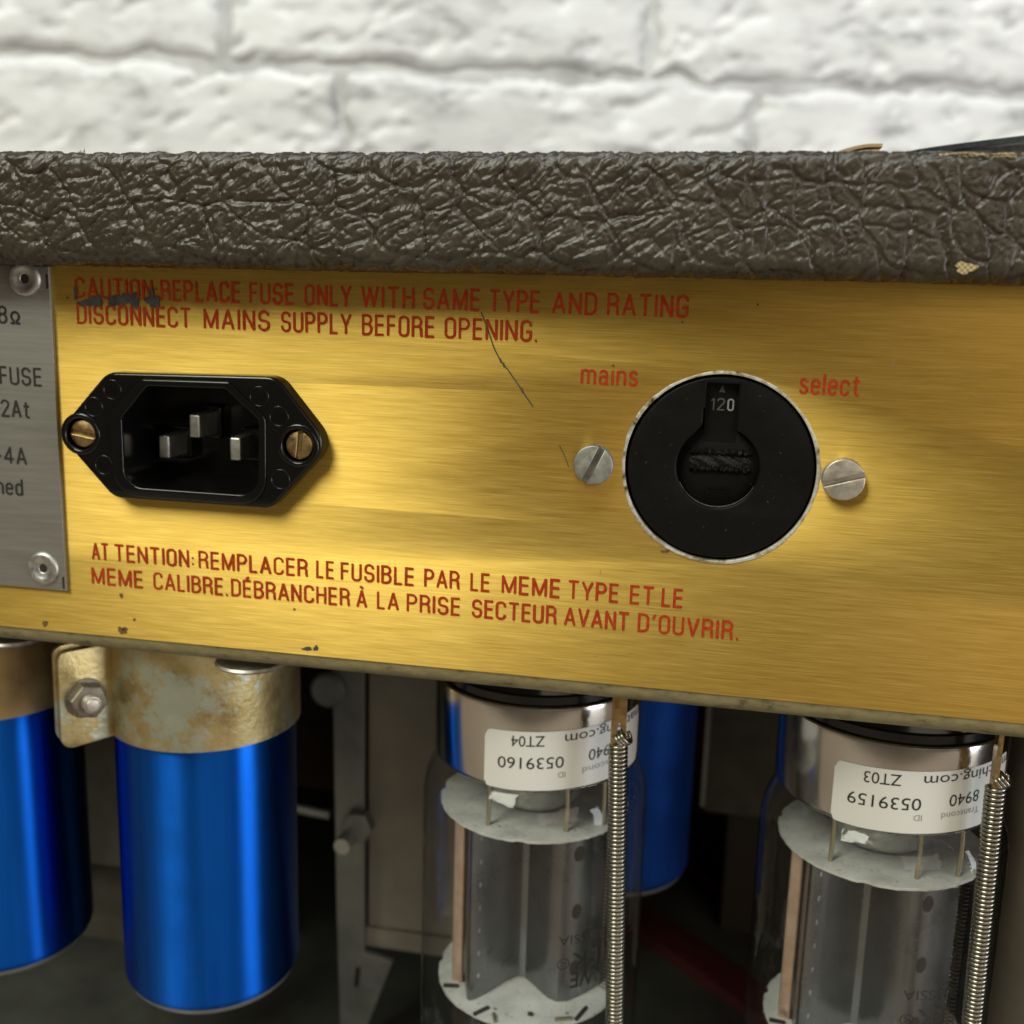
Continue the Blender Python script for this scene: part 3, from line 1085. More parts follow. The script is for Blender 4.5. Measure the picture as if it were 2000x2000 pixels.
for k, (px, py, rx, rz) in enumerate(((168, 592, 1.6, .5), (186, 588, 1.3, 1.05), (226, 587, 1.6, .85), (243, 583, 1.0, .9), (262, 587, 1.1, 1.1), (299, 589, 1.2, 1.0), (148, 572, .3, 1.1), (297, 574, .45, .8))):
    X0, Z0 = bpx(px, py)
    tag(splat("paint_smudge", X0, Z0, rx, rz, M['smudge'], gold, -0.11 - .01 * k, 20 + k), "dark grey smudge over the first red word")
for k, (px, py, rx, rz) in enumerate(((238.5, 1232, .85, .6), (244, 1228, .5, .35), (88, 1218, .55, .55), (237, 1163, .38, .4), (262.5, 1210, .28, .24), (131.5, 582, .22, .25), (600, 1267, .9, .35), (617, 1266, .45, .5), (1295, 1077, .45, .16), (1303, 1076, .3, .3), (1197, 714, .17, .2), (1333, 629, .2, .15), (575, 1190, .22, .2), (1480, 595, .15, .2))):
    X0, Z0 = bpx(px, py)
    splat("rust_spot", X0, Z0, rx, rz, M['rust'] if k < 6 or k > 7 else M['smudge'], gold, -0.06, 50 + k)
mb = MB()
for pts, w0 in (([(940, 610), (952, 640), (965, 680), (978, 705), (992, 722), (1010, 748), (1028, 775), (1041, 794)], .10), ([(1093, 870), (1103, 890), (1111, 912)], .06)):
    ribbon(mb, [bpx(*p) for p in pts], w0, -0.10)
for p in ((978, 704), (984, 712), (1020, 762)):
    a, b2 = bpx(*p)
    ribbon(mb, [(a - .12, b2 + .25), (a + .1, b2 - .3)], .17, -0.12)
mb.obj("scratch", M['scratch'], gold, 0)
rr = random.Random(4)
for i in range(26):
    x, zz = rr.uniform(-20, 42), rr.uniform(2, 60)
    a = rr.uniform(-.5, .5) if rr.random() < .7 else rr.uniform(1, 2)
    L_ = rr.uniform(.3, 1.1)
    if math.hypot(x - SELC[0], zz - SELC[1]) > 18:
        mb = MB()
        ribbon(mb, [(x, zz), (x + L_ * math.cos(a), zz + L_ * math.sin(a))], .035, -0.04)
        mb.obj("fine_nick", M['alu'], gold, 0)


# ------------------------------------------------------------------ slotted screw heads
def slotted(cx, cz, r, y_face, th, slot_deg, slot_w, name, material, parent, dome=0.0, slot_d=0.8):
    mb = MB()
    mb.disc_y([(r, y_face + th), (r, y_face + slot_d), (0, y_face + slot_d)], (cx, cz), 40)
    ca, sa = math.cos(math.radians(slot_deg)), math.sin(math.radians(slot_deg))
    hw = slot_w / 2
    a0 = math.degrees(math.asin(hw / r))
    for side in (0, 180):
        pts = circle(0, 0, r, 22, a0 + side, 180 - a0 + side, True)
        pts = [(cx + u * ca - w_ * sa, cz + u * sa + w_ * ca) for u, w_ in pts]

        def fn(x, y, z_):
            if dome:
                d2 = ((x - cx) ** 2 + (z_ - cz) ** 2) / (r * r)
                if y < y_face + slot_d * .7:
                    y += dome * d2
            return (x, y, z_)
        # dense cap so the dome reads: rings towards the centre line
        n = len(pts)
        mb.plate(pts, [], y_face, y_face + slot_d + .02, min(.25, r * .1), fn)
    return mb.obj(name, material, parent, 35)


# ------------------------------------------------------------------ mains inlet
iec = thing("power_inlet", "black three-pin mains inlet socket with brass screws on the gold panel", "socket", (IECC[0], 0, 26))
FY = -3.0
cxi, czi = IECC
outl = roundpoly([(-113.4, 37.0), (-103.2, 26.2), (-74.4, 26.2), (-63.9, 37.6), (-73.0, 48.4), (-103.4, 47.8)], [4.3, 4.0, 4.0, 4.3, 4.0, 4.0], 8)
opening = roundpoly([(-101.0, 28.3), (-76.3, 28.3), (-76.0, 41.2), (-81.8, 46.1), (-96.0, 45.9), (-101.0, 40.2)], [3.4, 3.4, 1.2, 1.0, 1.0, 1.2], 7)
lip_out = roundpoly([(-103.0, 26.75), (-75.1, 26.75), (-74.9, 41.6), (-81.2, 47.2), (-97.0, 46.95), (-103.0, 41.0)], [4.6, 4.6, 1.6, 1.4, 1.4, 1.6], 7)
sL, sR = (-108.8, 37.0), (-69.45, 37.2)
fl = MB().plate(outl, [opening, circle(*sL, 2.75, 32), circle(*sR, 2.75, 32)], FY, -0.05, 0.55, steps=4).obj("flange", M['black'], iec, 35)
# raised lip round the opening
mb = MB().plate(lip_out, [[(x + (cxi - x) * .012, z_ + (czi - z_) * .012) for x, z_ in opening]], FY - 0.38, FY + 0.3, 0.30, steps=4)
mb.obj("opening_lip", M['black'], iec, 50)
# well walls and floor
mb = MB()
vs, fs = [], []
n = len(opening)
for t in (FY + .2, 13.0):
    k = 1.0 if t < 0 else 0.985
    vs += [(cxi + (x - cxi) * k, t, czi + (z_ - czi) * k) for x, z_ in opening]
for i in range(n):
    j = (i + 1) % n
    fs.append((i, j, n + j, n + i))
fs.append(tuple(range(n, 2 * n)))
mb.add(vs, fs).obj("socket_well", M['black'], iec, 40)
for (x, z_) in ((-97.3, 34.4), (-91.4, 38.4), (-83.9, 34.8)):
    pr = roundpoly([(x - 1.0, z_ - 2.05), (x + 1.0, z_ - 2.05), (x + 1.0, z_ + 2.05), (x - 1.0, z_ + 2.05)], .3, 3)
    MB().plate(pr, [], 4.2, 13.2, 0.35).obj("prong", M['prong'], iec, 35)
    MB().plate(roundpoly([(x - 1.9, z_ - 3), (x + 1.9, z_ - 3), (x + 1.9, z_ + 3), (x - 1.9, z_ + 3)], .6, 3), [], 10.8, 13.1, .3).obj("prong_seat", M['black'], iec, 35)
for (c_, a) in ((sL, -9), (sR, 84)):
    MB().disc_y([(2.75, FY + .02), (2.75, -0.4), (0, -0.4)], c_, 32).obj("screw_recess", M['black'], iec)
    MB().disc_y([(3.65, FY + .05), (3.6, FY - .12), (3.3, FY - .22), (2.95, FY - .22), (2.72, FY - .02), (2.72, FY + .4)], c_, 40).obj("screw_boss", M['black'], iec, 60)
    slotted(c_[0], c_[1], 2.42, FY + .12, 1.6, a, .62, "screw", M['brass'], iec, dome=.55, slot_d=.85)
marks = [(-102.5, 44.9), (-106.1, 41.8), (-104.7, 31.9), (-76.1, 45.0), (-72.7, 41.9), (-72.6, 31.4)]
for k, c_ in enumerate(marks):
    mb = MB().disc_y([(1.74, FY + .05), (1.70, FY - .10), (1.60, FY - .15), (1.50, FY - .10), (1.46, FY + .05)], c_, 32)
    if k in (0, 3):
        ribbon(mb, arc(c_[0], c_[1], .55, .75, 60, -240, 12), .13, FY - .10)
        ribbon(mb, [(c_[0] - .5, c_[1] + .1), (c_[0] + .45, c_[1] + .12)], .12, FY - .11)
    if k == 4:
        ribbon(mb, [(c_[0] - 1.2, c_[1] - .35), (c_[0] + 1.2, c_[1] - .3)], .12, FY - .10)
        ribbon(mb, [(c_[0] - .9, c_[1] - .75), (c_[0] + .9, c_[1] - .7)], .12, FY - .10)
        ribbon(mb, [(c_[0] - .6, c_[1] + .05), (c_[0] - .25, c_[1] + .75), (c_[0] + .1, c_[1] + .05)], .1, FY - .10)
        ribbon(mb, [(c_[0] + .3, c_[1] + .05), (c_[0] + .5, c_[1] + .7), (c_[0] + .8, c_[1] + .05)], .1, FY - .11)
    if k == 2:
        for q_ in range(3):
            ribbon(mb, arc(c_[0] - .7 + .7 * q_, c_[1], .25, .4, 30, 330, 8), .09, FY - .04 - .003 * q_)
    mb.obj("mould_mark", M['black'], iec, 60)

# ------------------------------------------------------------------ voltage selector
sel = thing("voltage_selector", "round black mains voltage selector set to 120 on the gold panel", "selector", (SELC[0], 0, 21.5))
sx, sz = SELC
rr = random.Random(2)
ro, ri = [], []
for i in range(96):
    a = 2 * math.pi * i / 96
    j = .09 * math.sin(5 * a + 1) + rr.uniform(-.07, .07)
    ro.append((sx + (15.22 + j) * math.cos(a), sz + (15.22 + j) * math.sin(a)))
    ri.append((sx + 14.72 * math.cos(a), sz + 14.72 * math.sin(a)))
MB().plate(ro, [ri], -0.10, 1.1, 0.06).obj("hole_rim", M['rim'], sel, 40)
kc, kr = (-1.42, 37.15), 6.4
key = circle(kc[0], kc[1], kr, 44, 62, -242, True)
key = [(-4.12, kc[1] + kr * .91)] if False else []
a1 = math.degrees(math.acos((1.05 - kc[0]) / kr))
a2 = math.degrees(math.acos((-5.3 - kc[0]) / kr))
key = circle(kc[0], kc[1], kr, 52, a1, a2 - 360, True) + [(-4.75, 43.0), (-4.3, 43.5), (-4.15, 44.2), (-4.15, 46.2), (-3.9, 46.4), (-3.9, 50.2), (1.05, 50.2)]
MB().plate(circle(sx + .05, sz, 14.35, 80), [key], 0.25, 3.4, .35).obj("face_disc", M['black_matte'], sel, 40)
MB().disc_y([(14.74, .9), (14.74, 3.6), (0, 3.6)], (sx, sz), 64).obj("back_cup", M['black_matte'], sel, 40)
MB().box(-3.9, 1.1, 2.04, 3.3, 41.0, 50.3).obj("voltage_tab", M['black_matte'], sel)
mb = MB().disc_y([(6.6, 3.3), (6.5, 2.3), (6.2, 2.1), (0, 2.1)], kc, 48)
mb.obj("dial", M['black_matte'], sel, 40)
# lower edge of the recess: light it catches put into a grey strip
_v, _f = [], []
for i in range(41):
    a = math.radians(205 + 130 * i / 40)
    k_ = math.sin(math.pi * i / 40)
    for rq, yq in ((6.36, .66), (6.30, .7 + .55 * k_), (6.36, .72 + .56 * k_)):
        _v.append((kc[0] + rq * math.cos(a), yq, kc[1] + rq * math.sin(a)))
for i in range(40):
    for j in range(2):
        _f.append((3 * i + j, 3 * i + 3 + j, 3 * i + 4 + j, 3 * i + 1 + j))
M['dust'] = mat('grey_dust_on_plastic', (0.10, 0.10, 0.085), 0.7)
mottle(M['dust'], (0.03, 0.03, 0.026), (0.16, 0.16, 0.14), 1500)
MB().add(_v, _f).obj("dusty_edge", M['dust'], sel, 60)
# chewed screwdriver slot in the dial
for (zc, amp) in ((39.25, .38), (36.6, .5)):
    n = 60
    vs, fs = [], []
    for i in range(n + 1):
        x = -5.9 + 9.6 * i / n
        jz = .25 * math.sin(i * .9) * rr.random() + rr.uniform(-.14, .14)
        wd = .34 + rr.uniform(-.12, .18)
        pk = 1.55 - rr.uniform(0, .35)
        vs += [(x, 2.15, zc - wd - .25 + jz), (x, pk, zc + jz), (x, pk + .15, zc + .12 + jz), (x, 2.15, zc + wd + .2 + jz)]
    for i in range(n):
        for j in range(3):
            fs.append((4 * i + j, 4 * i + 4 + j, 4 * i + 5 + j, 4 * i + 1 + j))
    MB().add(vs, fs).obj("slot_edge", M['crumble'], sel, 20)
vs, fs = [], []
for i in range(61):
    u = -1 + 2 * i / 60
    hh_ = 1.25 * math.sqrt(max(0.0, 1 - u * u)) + .02
    for j in range(9):
        v2 = -1 + 2 * j / 8
        vs.append((-1.1 + 4.9 * u, 2.05 - .45 * (1 - v2 * v2) * (1 - u * u) * (.5 + .5 * math.sin(u * 9 + v2 * 3)) - rr.uniform(0, .1), 37.9 + hh_ * v2))
for i in range(60):
    for j in range(8):
        fs.append((i * 9 + j, i * 9 + 9 + j, i * 9 + 10 + j, i * 9 + 1 + j))
MB().add(vs, fs).obj("worn_slot", M['crumble'], sel, 60)
for (a, b2, c_, d) in ((-3.3, 33.6, .45, 32.2), (-2.5, 33.15, -.0, 32.5)):
    mb = MB()
    ribbon(mb, [(a, b2), (c_, b2), (c_, d), (a, d), (a, b2)], .12, 1.95)
    mb.obj("moulded_mark", M['black'], sel, 0)
word("12", -3.15, -.95, 45.9, 1.95, .11, 1.99, M['print_dim'], sel, label='worn grey printed digits "12"')
word("0", -.6, .35, 45.9, 1.95, .13, 1.99, M['print_white'], sel, label='white printed digit "0"')
mb = MB()
mb.add([(-1.98, 1.99, 48.75), (-1.02, 1.99, 48.75), (-1.5, 1.99, 49.9)], [(0, 1, 2)])
tag(mb.obj("pointer_mark", M['print_dim'], sel, 0), "small grey triangle above the digits")
slotted(-20.7, 36.7, 3.15, -1.9, 1.9, 65, .95, "screw", M['zinc'], sel, slot_d=1.0)
slotted(17.45, 36.75, 3.2, -1.9, 1.9, 17, .72, "screw", M['nickel'], sel, slot_d=1.0)

# ------------------------------------------------------------------ silver rating plate at the left
npl = thing("rating_plate", "brushed silver rating plate with black print and eyelets at left", "plate", (-130, 0, 8))
MB().plate([(-190, 8.05), (-114.65, 8.05), (-114.65, 64.9), (-190, 64.9)], [], -0.75, -0.02, .06).obj("plate_sheet", M['plate'], npl, 30)
PY = -0.81


def bpz(x, y):
    return bpx(x, y)


for t, a, b, base, top, hw in (("8Ω", 2, 46, 365, 265, .2), ("FUSE", 5.5, 88, 692, 592, .2), ("2At", 8, 64.5, 866, 770, .2), ("-4A", -3, 58.5, 1115, 1020, .2), ("hed", -1, 51, 1282, 1190, .2)):
    X0, Z0 = bpx(a, 500 + base / 2.76)
    X1, Z1 = bpx(b, 500 + base / 2.76 + (b - a) * .04)
    _, Z2 = bpx(a, 500 + top / 2.76)
    word(t, X0, X1, (Z0 + Z1) / 2, Z2 - Z0, hw, PY, M['ink'], npl)
for (px, py) in ((54, 544), (90, 1108)):
    X0, Z0 = bpx(px, py)
    r = MB().disc_y([(3.05, -.76), (3.02, -.95), (2.8, -1.25), (2.3, -1.38), (1.75, -1.22), (1.35, -1.0), (1.05, -.98), (.82, -.92), (.74, -.70), (.74, 0.4)], (X0, Z0), 48).obj("eyelet", M['alu'], npl, 60)
    MB().disc_y([(.78, -.83), (0, -.83)], (X0, Z0), 24).obj("eyelet_hole", M['hole'], npl)
MB().box(-115.25, -114.85, -.80, -.5, 61.2, 63.6).obj("plate_gap", M['hole'], npl)
MB().box(-115.3, -114.9, -.80, -.5, 8.4, 10.6).obj("plate_gap", M['hole'], npl)


# ------------------------------------------------------------------ blue capacitors in clamps
def capacitor(c, label, clamp_label, ztop, zbot, cmat, ear=True, tilt=0.0, ear_th=-42.0, r=17.9, can_mat='blue'):
    t = thing("capacitor", label, "capacitor", (c[0], c[1], zbot), "blue capacitor cans under the chassis")
    pr = [(0, ztop), (r, ztop), (r, zbot + 3.4)]
    for i in range(1, 9):
        a = math.pi / 2 * i / 8
        pr.append((r - 2.2 + 2.2 * math.cos(a), zbot + 3.4 - 2.4 * math.sin(a)))
    pr += [(r - 2.6, zbot + 1.0)]
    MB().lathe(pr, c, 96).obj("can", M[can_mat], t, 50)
    MB().lathe([(r - 1.1, zbot + 1.55), (r - 1.0, zbot + .7), (r - 1.6, zbot + .05), (r - 3.0, zbot), (r - 4.0, zbot + .3), (r - 4.5, zbot + 1.2), (0, zbot + 1.2)], c, 72).obj("end_seal", M['steel_cool'], t, 50)
    if not ear:
        if tilt:
            t.rotation_euler = (0, math.radians(tilt), 0)
        return t
    rs = r + .95
    st = MB()
    zt_, zb_ = -3.6, -23.7
    # strap, open at the ear
    vs, fs = [], []
    N = 100
    gap = 3.5
    for i in range(N + 1):
        a = math.radians(ear_th + gap * .2 + (360 - gap) * i / N)
        for (q_, zz) in ((r + .1, zt_), (rs, zt_), (rs, zb_), (r + .1, zb_)):
            vs.append((c[0] + q_ * math.sin(a), c[1] - q_ * math.cos(a), zz))
    for i in range(N):
        for j in range(4):
            k2 = (j + 1) % 4
            fs.append((4 * i + j, 4 * i + k2, 4 * i + 4 + k2, 4 * i + 4 + j))
    st.add(vs, fs)
    strap = st.obj("clamp_strap", cmat, t, 40)
    tag(strap, clamp_label)
    # ears: two flat lugs standing out radially, rounded outer corners
    ja = math.radians(ear_th)
    er, et = (math.sin(ja), -math.cos(ja)), (math.cos(ja), math.sin(ja))     # outward, along the strap
    jx, jy = c[0] + (r + .3) * er[0], c[1] + (r + .3) * er[1]
    fe = lambda x, y, z_: (jx + er[0] * x - et[0] * y, jy + er[1] * x - et[1] * y, z_)
    for (dy, x_out, ztop2, zbot2) in ((0.0, 10.2, -5.3, -24.2), (2.3, 10.4, -4.6, -23.6)):
        pts = roundpoly([(0, ztop2 + .2), (x_out, ztop2), (x_out + .2, zbot2 - .4), (0, zbot2 + .5)], [.2, 2.0, 2.2, .2], 6)
        MB().plate(pts, [], dy - .5, dy + .5, .12, fe).obj("clamp_ear", cmat, strap, 35)
    # bolt and nut through the ears
    bx, bz = 5.6, -14.9
    hexa = [(bx + 3.55 * math.cos(math.radians(60 * i + 12)), bz + 3.55 * math.sin(math.radians(60 * i + 12))) for i in range(6)]
    mb = MB().plate(circle(bx, bz, 3.9, 32), [], -.85, -.52, .1, fe).plate(hexa, [], -3.4, -.87, .45, fe)
    mb.obj("nut", M['brass_dull'], strap, 30)
    mb = MB()
    for i in range(6):
        yy = -3.3 - .3 * i
        mb.plate(circle(bx, bz, 1.62, 16), [], yy - .2, yy, .07, fe)
    mb.plate(circle(bx, bz, 1.35, 16), [], -5.6, -3.2, .3, fe)
    mb.obj("bolt", M['nickel'], strap, 40)
    # mounting foot
    ft = MB().lathe([(0, -4.7), (6.3, -4.7), (6.6, -5.1), (6.3, -5.5), (0, -5.5)], (c[0] + 17.3, c[1] - 16.0), 40)
    ft.obj("mounting_foot", M['nickel'], strap, 50)
    if tilt:
        t.rotation_euler = (0, math.radians(tilt), 0)
    return t


M['brass_dull'] = mat('dull_brown_nut', (0.20, 0.17, 0.12), 0.5, 0.7)
mottle(M['brass_dull'], (0.13, 0.11, 0.08), (0.27, 0.23, 0.17), 500)
capacitor((-100.7, 24), "blue capacitor in the stained clamp with the white corrosion patch, fully in view", "tan zinc strap with pale corrosion patches", -4.0, -81.0, M['clamp'])
capacitor((-150.5, 25), "blue capacitor cut off by the left edge of the picture", "brown zinc strap", -4.0, -81.5, M['clamp_dark'], tilt=0)
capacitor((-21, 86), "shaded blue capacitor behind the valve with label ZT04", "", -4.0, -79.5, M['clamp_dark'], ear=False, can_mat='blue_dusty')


# ------------------------------------------------------------------ output valves
def valve(c, delta, idn, code, label, extra):
    t = thing("vacuum_tube", label, "vacuum tube", (c[0], c[1], -118), "output valves hanging under the chassis")
    # base: plated shell with black insert
    MB().lathe([(19.0, -9.9), (19.75, -9.55), (20.1, -9.75), (20.2, -10.4), (20.2, -24.6), (20.05, -25.2), (19.7, -25.55), (19.0, -25.5)], c, 112).obj("base_shell", M['base_metal'], t, 40)
    bl_ = MB().lathe([(0, -2.9), (17.2, -2.9), (17.4, -5.2), (18.0, -5.6), (18.7, -7.6), (19.2, -7.9), (19.2, -10.1), (0, -10.1)], c, 96).obj("base_insulator", M['black'], t, 35)
    # glass envelope
    pr = [(17.9, -25.3), (18.9, -26.1), (20.0, -27.3), (21.0, -28.8), (21.75, -30.8), (22.15, -33.0), (22.3, -36.0), (22.3, -60), (22.3, -97)]
    for i in range(1, 13):
        a = math.pi / 2 * i / 12
        pr.append((22.3 * math.cos(a) if i < 12 else 0.0, -97 - 19 * math.sin(a)))
    env = MB().lathe(pr, c, 96).obj("glass_envelope", M['glass'], t, 180)
    cd, sd = math.cos(math.radians(delta)), math.sin(math.radians(delta))

    def loc(x, y):
        return (c[0] + x * cd - y * sd, c[1] + x * sd + y * cd)
    # mica spacers with ragged toothed rim
    rr = random.Random(int(idn))
    for zz in (-36.4, -75.2):
        pts = []
        n = 120
        for i in range(n):
            a = 360.0 * i / n
            r_ = 18.7 + (-.5 if (i % 30) in (0, 1) else 0) + rr.uniform(-.12, .10)
            pts.append((r_ * math.cos(math.radians(a)), r_ * math.sin(math.radians(a))))
        holes = [circle(*h, .55, 8) for h in ((-4, -14), (10, -12), (-10, 12), (12, 9))]
        f2 = lambda x, y, z_: (*loc(x, z_), zz + y)
        MB().plate(pts, holes, -.28, .28, .06, f2).obj("mica_spacer", M['mica'], t, 35)
    # folded anode, two-fold symmetric outline
    half = [(-10.2, -12.6), (-9.6, -13.1), (-8.9, -12.7), (-6.6, -9.8), (-4.2, -5.9), (-2.6, -3.7), (-1.5, -2.9), (-0.2, -3.2), (1.4, -4.6), (3.6, -6.9), (5.4, -8.6), (7.4, -9.35), (9.4, -8.6), (11.2, -6.8), (13.0, -4.5), (15.0, -1.6)]
    outl = half + [(-x, -y) for x, y in half]
    f3 = lambda x, y, z_: (*loc(x, z_), -37.0 - (y) * 37.8)
    an = MB().plate(outl, [], 0.0, 1.0, 0.0, f3).obj("anode", M['anode'], t, 28)
    tag(an, "folded grey metal anode")

    def spot(x, y, nx_, ny_, zz, ru, rv, name, material, out=.06):
        """small disc lying on the anode wall"""
        L_ = math.hypot(nx_, ny_)
        nx_, ny_ = nx_ / L_, ny_ / L_
        vs = []
        for i in range(20):
            a = 2 * math.pi * i / 20
            u = ru * math.cos(a)
            X_, Y_ = loc(x + nx_ * out - ny_ * u, y + ny_ * out + nx_ * u)
            vs.append((X_, Y_, zz + rv * math.sin(a)))
        return MB().add(vs, [tuple(range(20))]).obj(name, material, an, 0)
    for zz in (-43.3, -55.6, -67.9):
        spot(10.3, -7.7, .707, -.707, zz, 1.15, 1.6, "anode_hole", M['hole'])
    for i in range(7):
        spot(-8.2, -11.75, .80, -.60, -40.5 - 4.9 * i, .28, .55, "rivet_mark", M['alu'])
    # copper side rods and support wires
    for (x, y, r_, m_) in ((-13.4, -7.2, 1.25, 'copper'), (13.4, 7.2, 1.25, 'copper')):
        X_, Y_ = loc(x, y)
        MB().plate(roundpoly([(-r_, -.55), (r_, -.55), (r_, .55), (-r_, .55)], .4, 3), [], 0, 1, 0, lambda px, py, pz: (X_ + px * .93 + pz * .36, Y_ - px * .36 * (1 if x > 0 else -1) * -1 + pz * .93, -36.8 - 38.1 * py)).obj("grid_rod", M[m_], t, 40)
    for (x, y) in ((-6.5, -14.2), (8.2, -13.0), (14.6, -8.5)):
        X_, Y_ = loc(x, y)
        MB().tube([(X_, Y_, -26.5), (X_ + .2, Y_, -31), (X_, Y_, -38.2)], .42, 8).obj("support_wire", M['wire'], t, 60)
    # helical grid seen beside the anode
    X_, Y_ = loc(15.9, -3.4)
    path = []
    for i in range(44 * 8):
        a = 2 * math.pi * i / 8
        path.append((X_ + .85 * math.cos(a), Y_ + .85 * math.sin(a), -38 - 36 * i / (44 * 8)))
    MB().tube(path, .09, 4).obj("grid_helix", M['hole'], t, 60)
    # bent tabs on the lower mica
    for (x, y, a, L_) in ((-6.5, -15.8, 50, 2.6), (-3.6, -17.2, 110, 1.8), (9.5, -14.5, 20, 2.4), (12.6, -12, 70, 3.2), (3.0, -14.5, 5, .7), (-14.2, -9.5, 10, 2.2)):
        ca, sa = math.cos(math.radians(a)), math.sin(math.radians(a))
        p = [loc(x + ca * u - sa * w_, y + sa * u + ca * w_) for u, w_ in ((-L_ * .7, -.3), (L_ * .7, -.3), (L_ * .7, .3), (-L_ * .7, .3))]
        mb = MB().add([(*q_, -74.9) for q_ in p] + [(*q_, -74.35) for q_ in p], [(0, 1, 2, 3), (4, 5, 6, 7), (0, 1, 5, 4), (1, 2, 6, 5), (2, 3, 7, 6), (3, 0, 4, 7)])
        mb.obj("mica_tab", M['wire' if a in (20, 110) else 'hole'], t, 0)
    # bright glass stem between base and upper mica
    MB().lathe([(16.5, -25.2), (15.6, -27.0), (13.8, -28.6), (11.0, -29.6), (9.6, -31.2), (9.2, -34.0), (8.4, -35.2), (0, -35.4)], c, 64).obj("glass_stem", M['stem'], t, 60)
    # getter flash ring below, mostly out of frame
    MB().lathe([(6, -90), (6.6, -90.4), (6.6, -91), (6, -91.4), (5.4, -91), (5.4, -90.4), (6, -90)], c, 32).obj("getter_ring", M['wire'], t, 60)
    # paper label
    a0, a1_ = -18.4 + delta, 80.0 + delta
    rl = 20.27
    vs, fs = [], []
    N = 60
    sk = 0.016
    K = 12
    for i in range(N + 1):
        th = a0 + (a1_ - a0) * i / N
        e = min(i, N - i) * (a1_ - a0) / N * math.pi / 180 * rl      # rounded corners
        cr = 1.4
        cut = cr - math.sqrt(max(0, cr * cr - (cr - min(e, cr)) ** 2)) if e < cr else 0
        for j in range(K + 1):
            zt_ = -14.05 - cut
            zb_ = -25.35 + cut
            zz = zb_ + (zt_ - zb_) * j / K + sk * (th - delta - 5)
            zz = max(zz, -25.5)
            a = math.radians(th)
            vs.append((c[0] + rl * math.sin(a), c[1] - rl * math.cos(a), zz))
    for i in range(N):
        for j in range(K):
            fs.append((i * (K + 1) + j, (i + 1) * (K + 1) + j, (i + 1) * (K + 1) + j + 1, i * (K + 1) + j + 1))
    lab = MB().add(vs, fs).obj("paper_label", M['paper'], t, 180)
    rt = rl + .05
    kw = dict(c=c, r=rt, parent=lab, skew=sk * 1.3, delta=delta)
    cyl_text("label_text", code, th_a=-3.8, th_b=13.4, z_top=-14.95, height=2.15, material=M['ink'], **kw)
    cyl_text("label_text", idn, th_a=-10.7, th_b=23.5, z_top=-19.1, height=2.3, material=M['ink'], **kw)
    cyl_text("label_text", "ID", th_a=20.6, th_b=24.5, z_top=-22.1, height=1.15, material=M['ink_grey'], **kw)
    cyl_text("label_text", extra[0], th_a=23.6, th_b=extra[1], z_top=-15.0, height=2.0, material=M['ink'], **kw)
    cyl_text("label_text", extra[2], th_a=37.2, th_b=extra[3], z_top=-18.75, height=2.25, material=M['ink'], **kw)
    cyl_text("label_text", extra[4], th_a=33.8, th_b=extra[5], z_top=-21.9, height=1.25, material=M['ink_grey'], **kw)
    # markings on the glass, upside down as the valve hangs
    kw = dict(c=c, r=22.36, parent=env, delta=delta)
    cyl_text("glass_marking", "RUSSIA", th_a=23, th_b=48, z_top=-53.4, height=2.0, material=M['ink'], **kw)
    cyl_text("glass_marking", "EK", th_a=30, th_b=44, z_top=-57.2, height=3.4, material=M['ink'], bold=.012, **kw)
    cyl_text("glass_marking", "®", th_a=22.5, th_b=29, z_top=-58.0, height=2.3, material=M['ink'], **kw)
    cyl_text("glass_marking", "WE", th_a=29.5, th_b=45, z_top=-61.2, height=3.4, material=M['ink'], bold=.012, **kw)
    return t


valve((-33.3, 30), 0.0, "0539160", "ZT04", "glass output valve with label 0539160 ZT04, nearer the capacitors", ("matching.com", 79, "940", 50.3, "scond", 50.3))
valve((33.0, 30), -15.2, "0539159", "ZT03", "glass output valve with label 0539159 ZT03, at the right edge", ("matching.com", 79, "8940", 54.5, "Transcond", 55.5))


# ------------------------------------------------------------------ retaining springs
def spring(top, bot, label, edge_on):
    t = thing("retaining_spring", label, "spring", (bot[0], bot[1], bot[2]), "valve retaining springs")
    T, B = Vector(top), Vector(bot)
    L_ = (T - B).length
    ax = (B - T).normalized()
    u = ax.cross(Vector((0, 1, 0))).normalized()
    w_ = ax.cross(u)
    R0, wr, pitch = 1.42, 0.36, 0.80
    turns = int(L_ / pitch)
    path = []
    for i in range(turns * 14 + 1):
        a = 2 * math.pi * i / 14
        p = T + ax * (pitch * i / 14) + (u * math.cos(a) + w_ * math.sin(a)) * R0
        path.append(p)
    MB().tube(path, wr, 7).obj("coil", M['spring'], t, 180)
    # end loop: one and a half turns bent out of line
    lp = []
    la = Vector((.80, -.15, .58)).normalized()
    lu = la.cross(Vector((0, 1, 0))).normalized()
    lv = la.cross(lu)
    for i in range(40):
        a = 2 * math.pi * i / 14
        lp.append(T + Vector((.15, 0, .75)) + la * (.62 * i / 14) + (lu * math.cos(a) + lv * math.sin(a)) * 1.25)
    MB().tube(lp, wr, 7).obj("end_loop", M['spring'], t, 180)
    hk = MB()
    if edge_on:
        hk.box(T.x - .75, T.x + .05, T.y - 1.2, T.y + 1.4, T.z - .2, -2.8)
    else:
        out = [(T.x - 1.35, T.z - .3), (T.x - .35, T.z - .3), (T.x - .25, T.z + 3.2), (T.x + .1, T.z + 4.2), (T.x + .5, T.z + 3.2), (T.x + .75, T.z + 2.6), (T.x + 1.25, T.z + 2.2), (T.x + 1.25, -2.8), (T.x - 1.35, -2.8)]
        hk.plate(out, [], T.y - .6, T.y + .1, .08)
    hk.obj("hook_strip", M['brass'], t, 30)
    return t


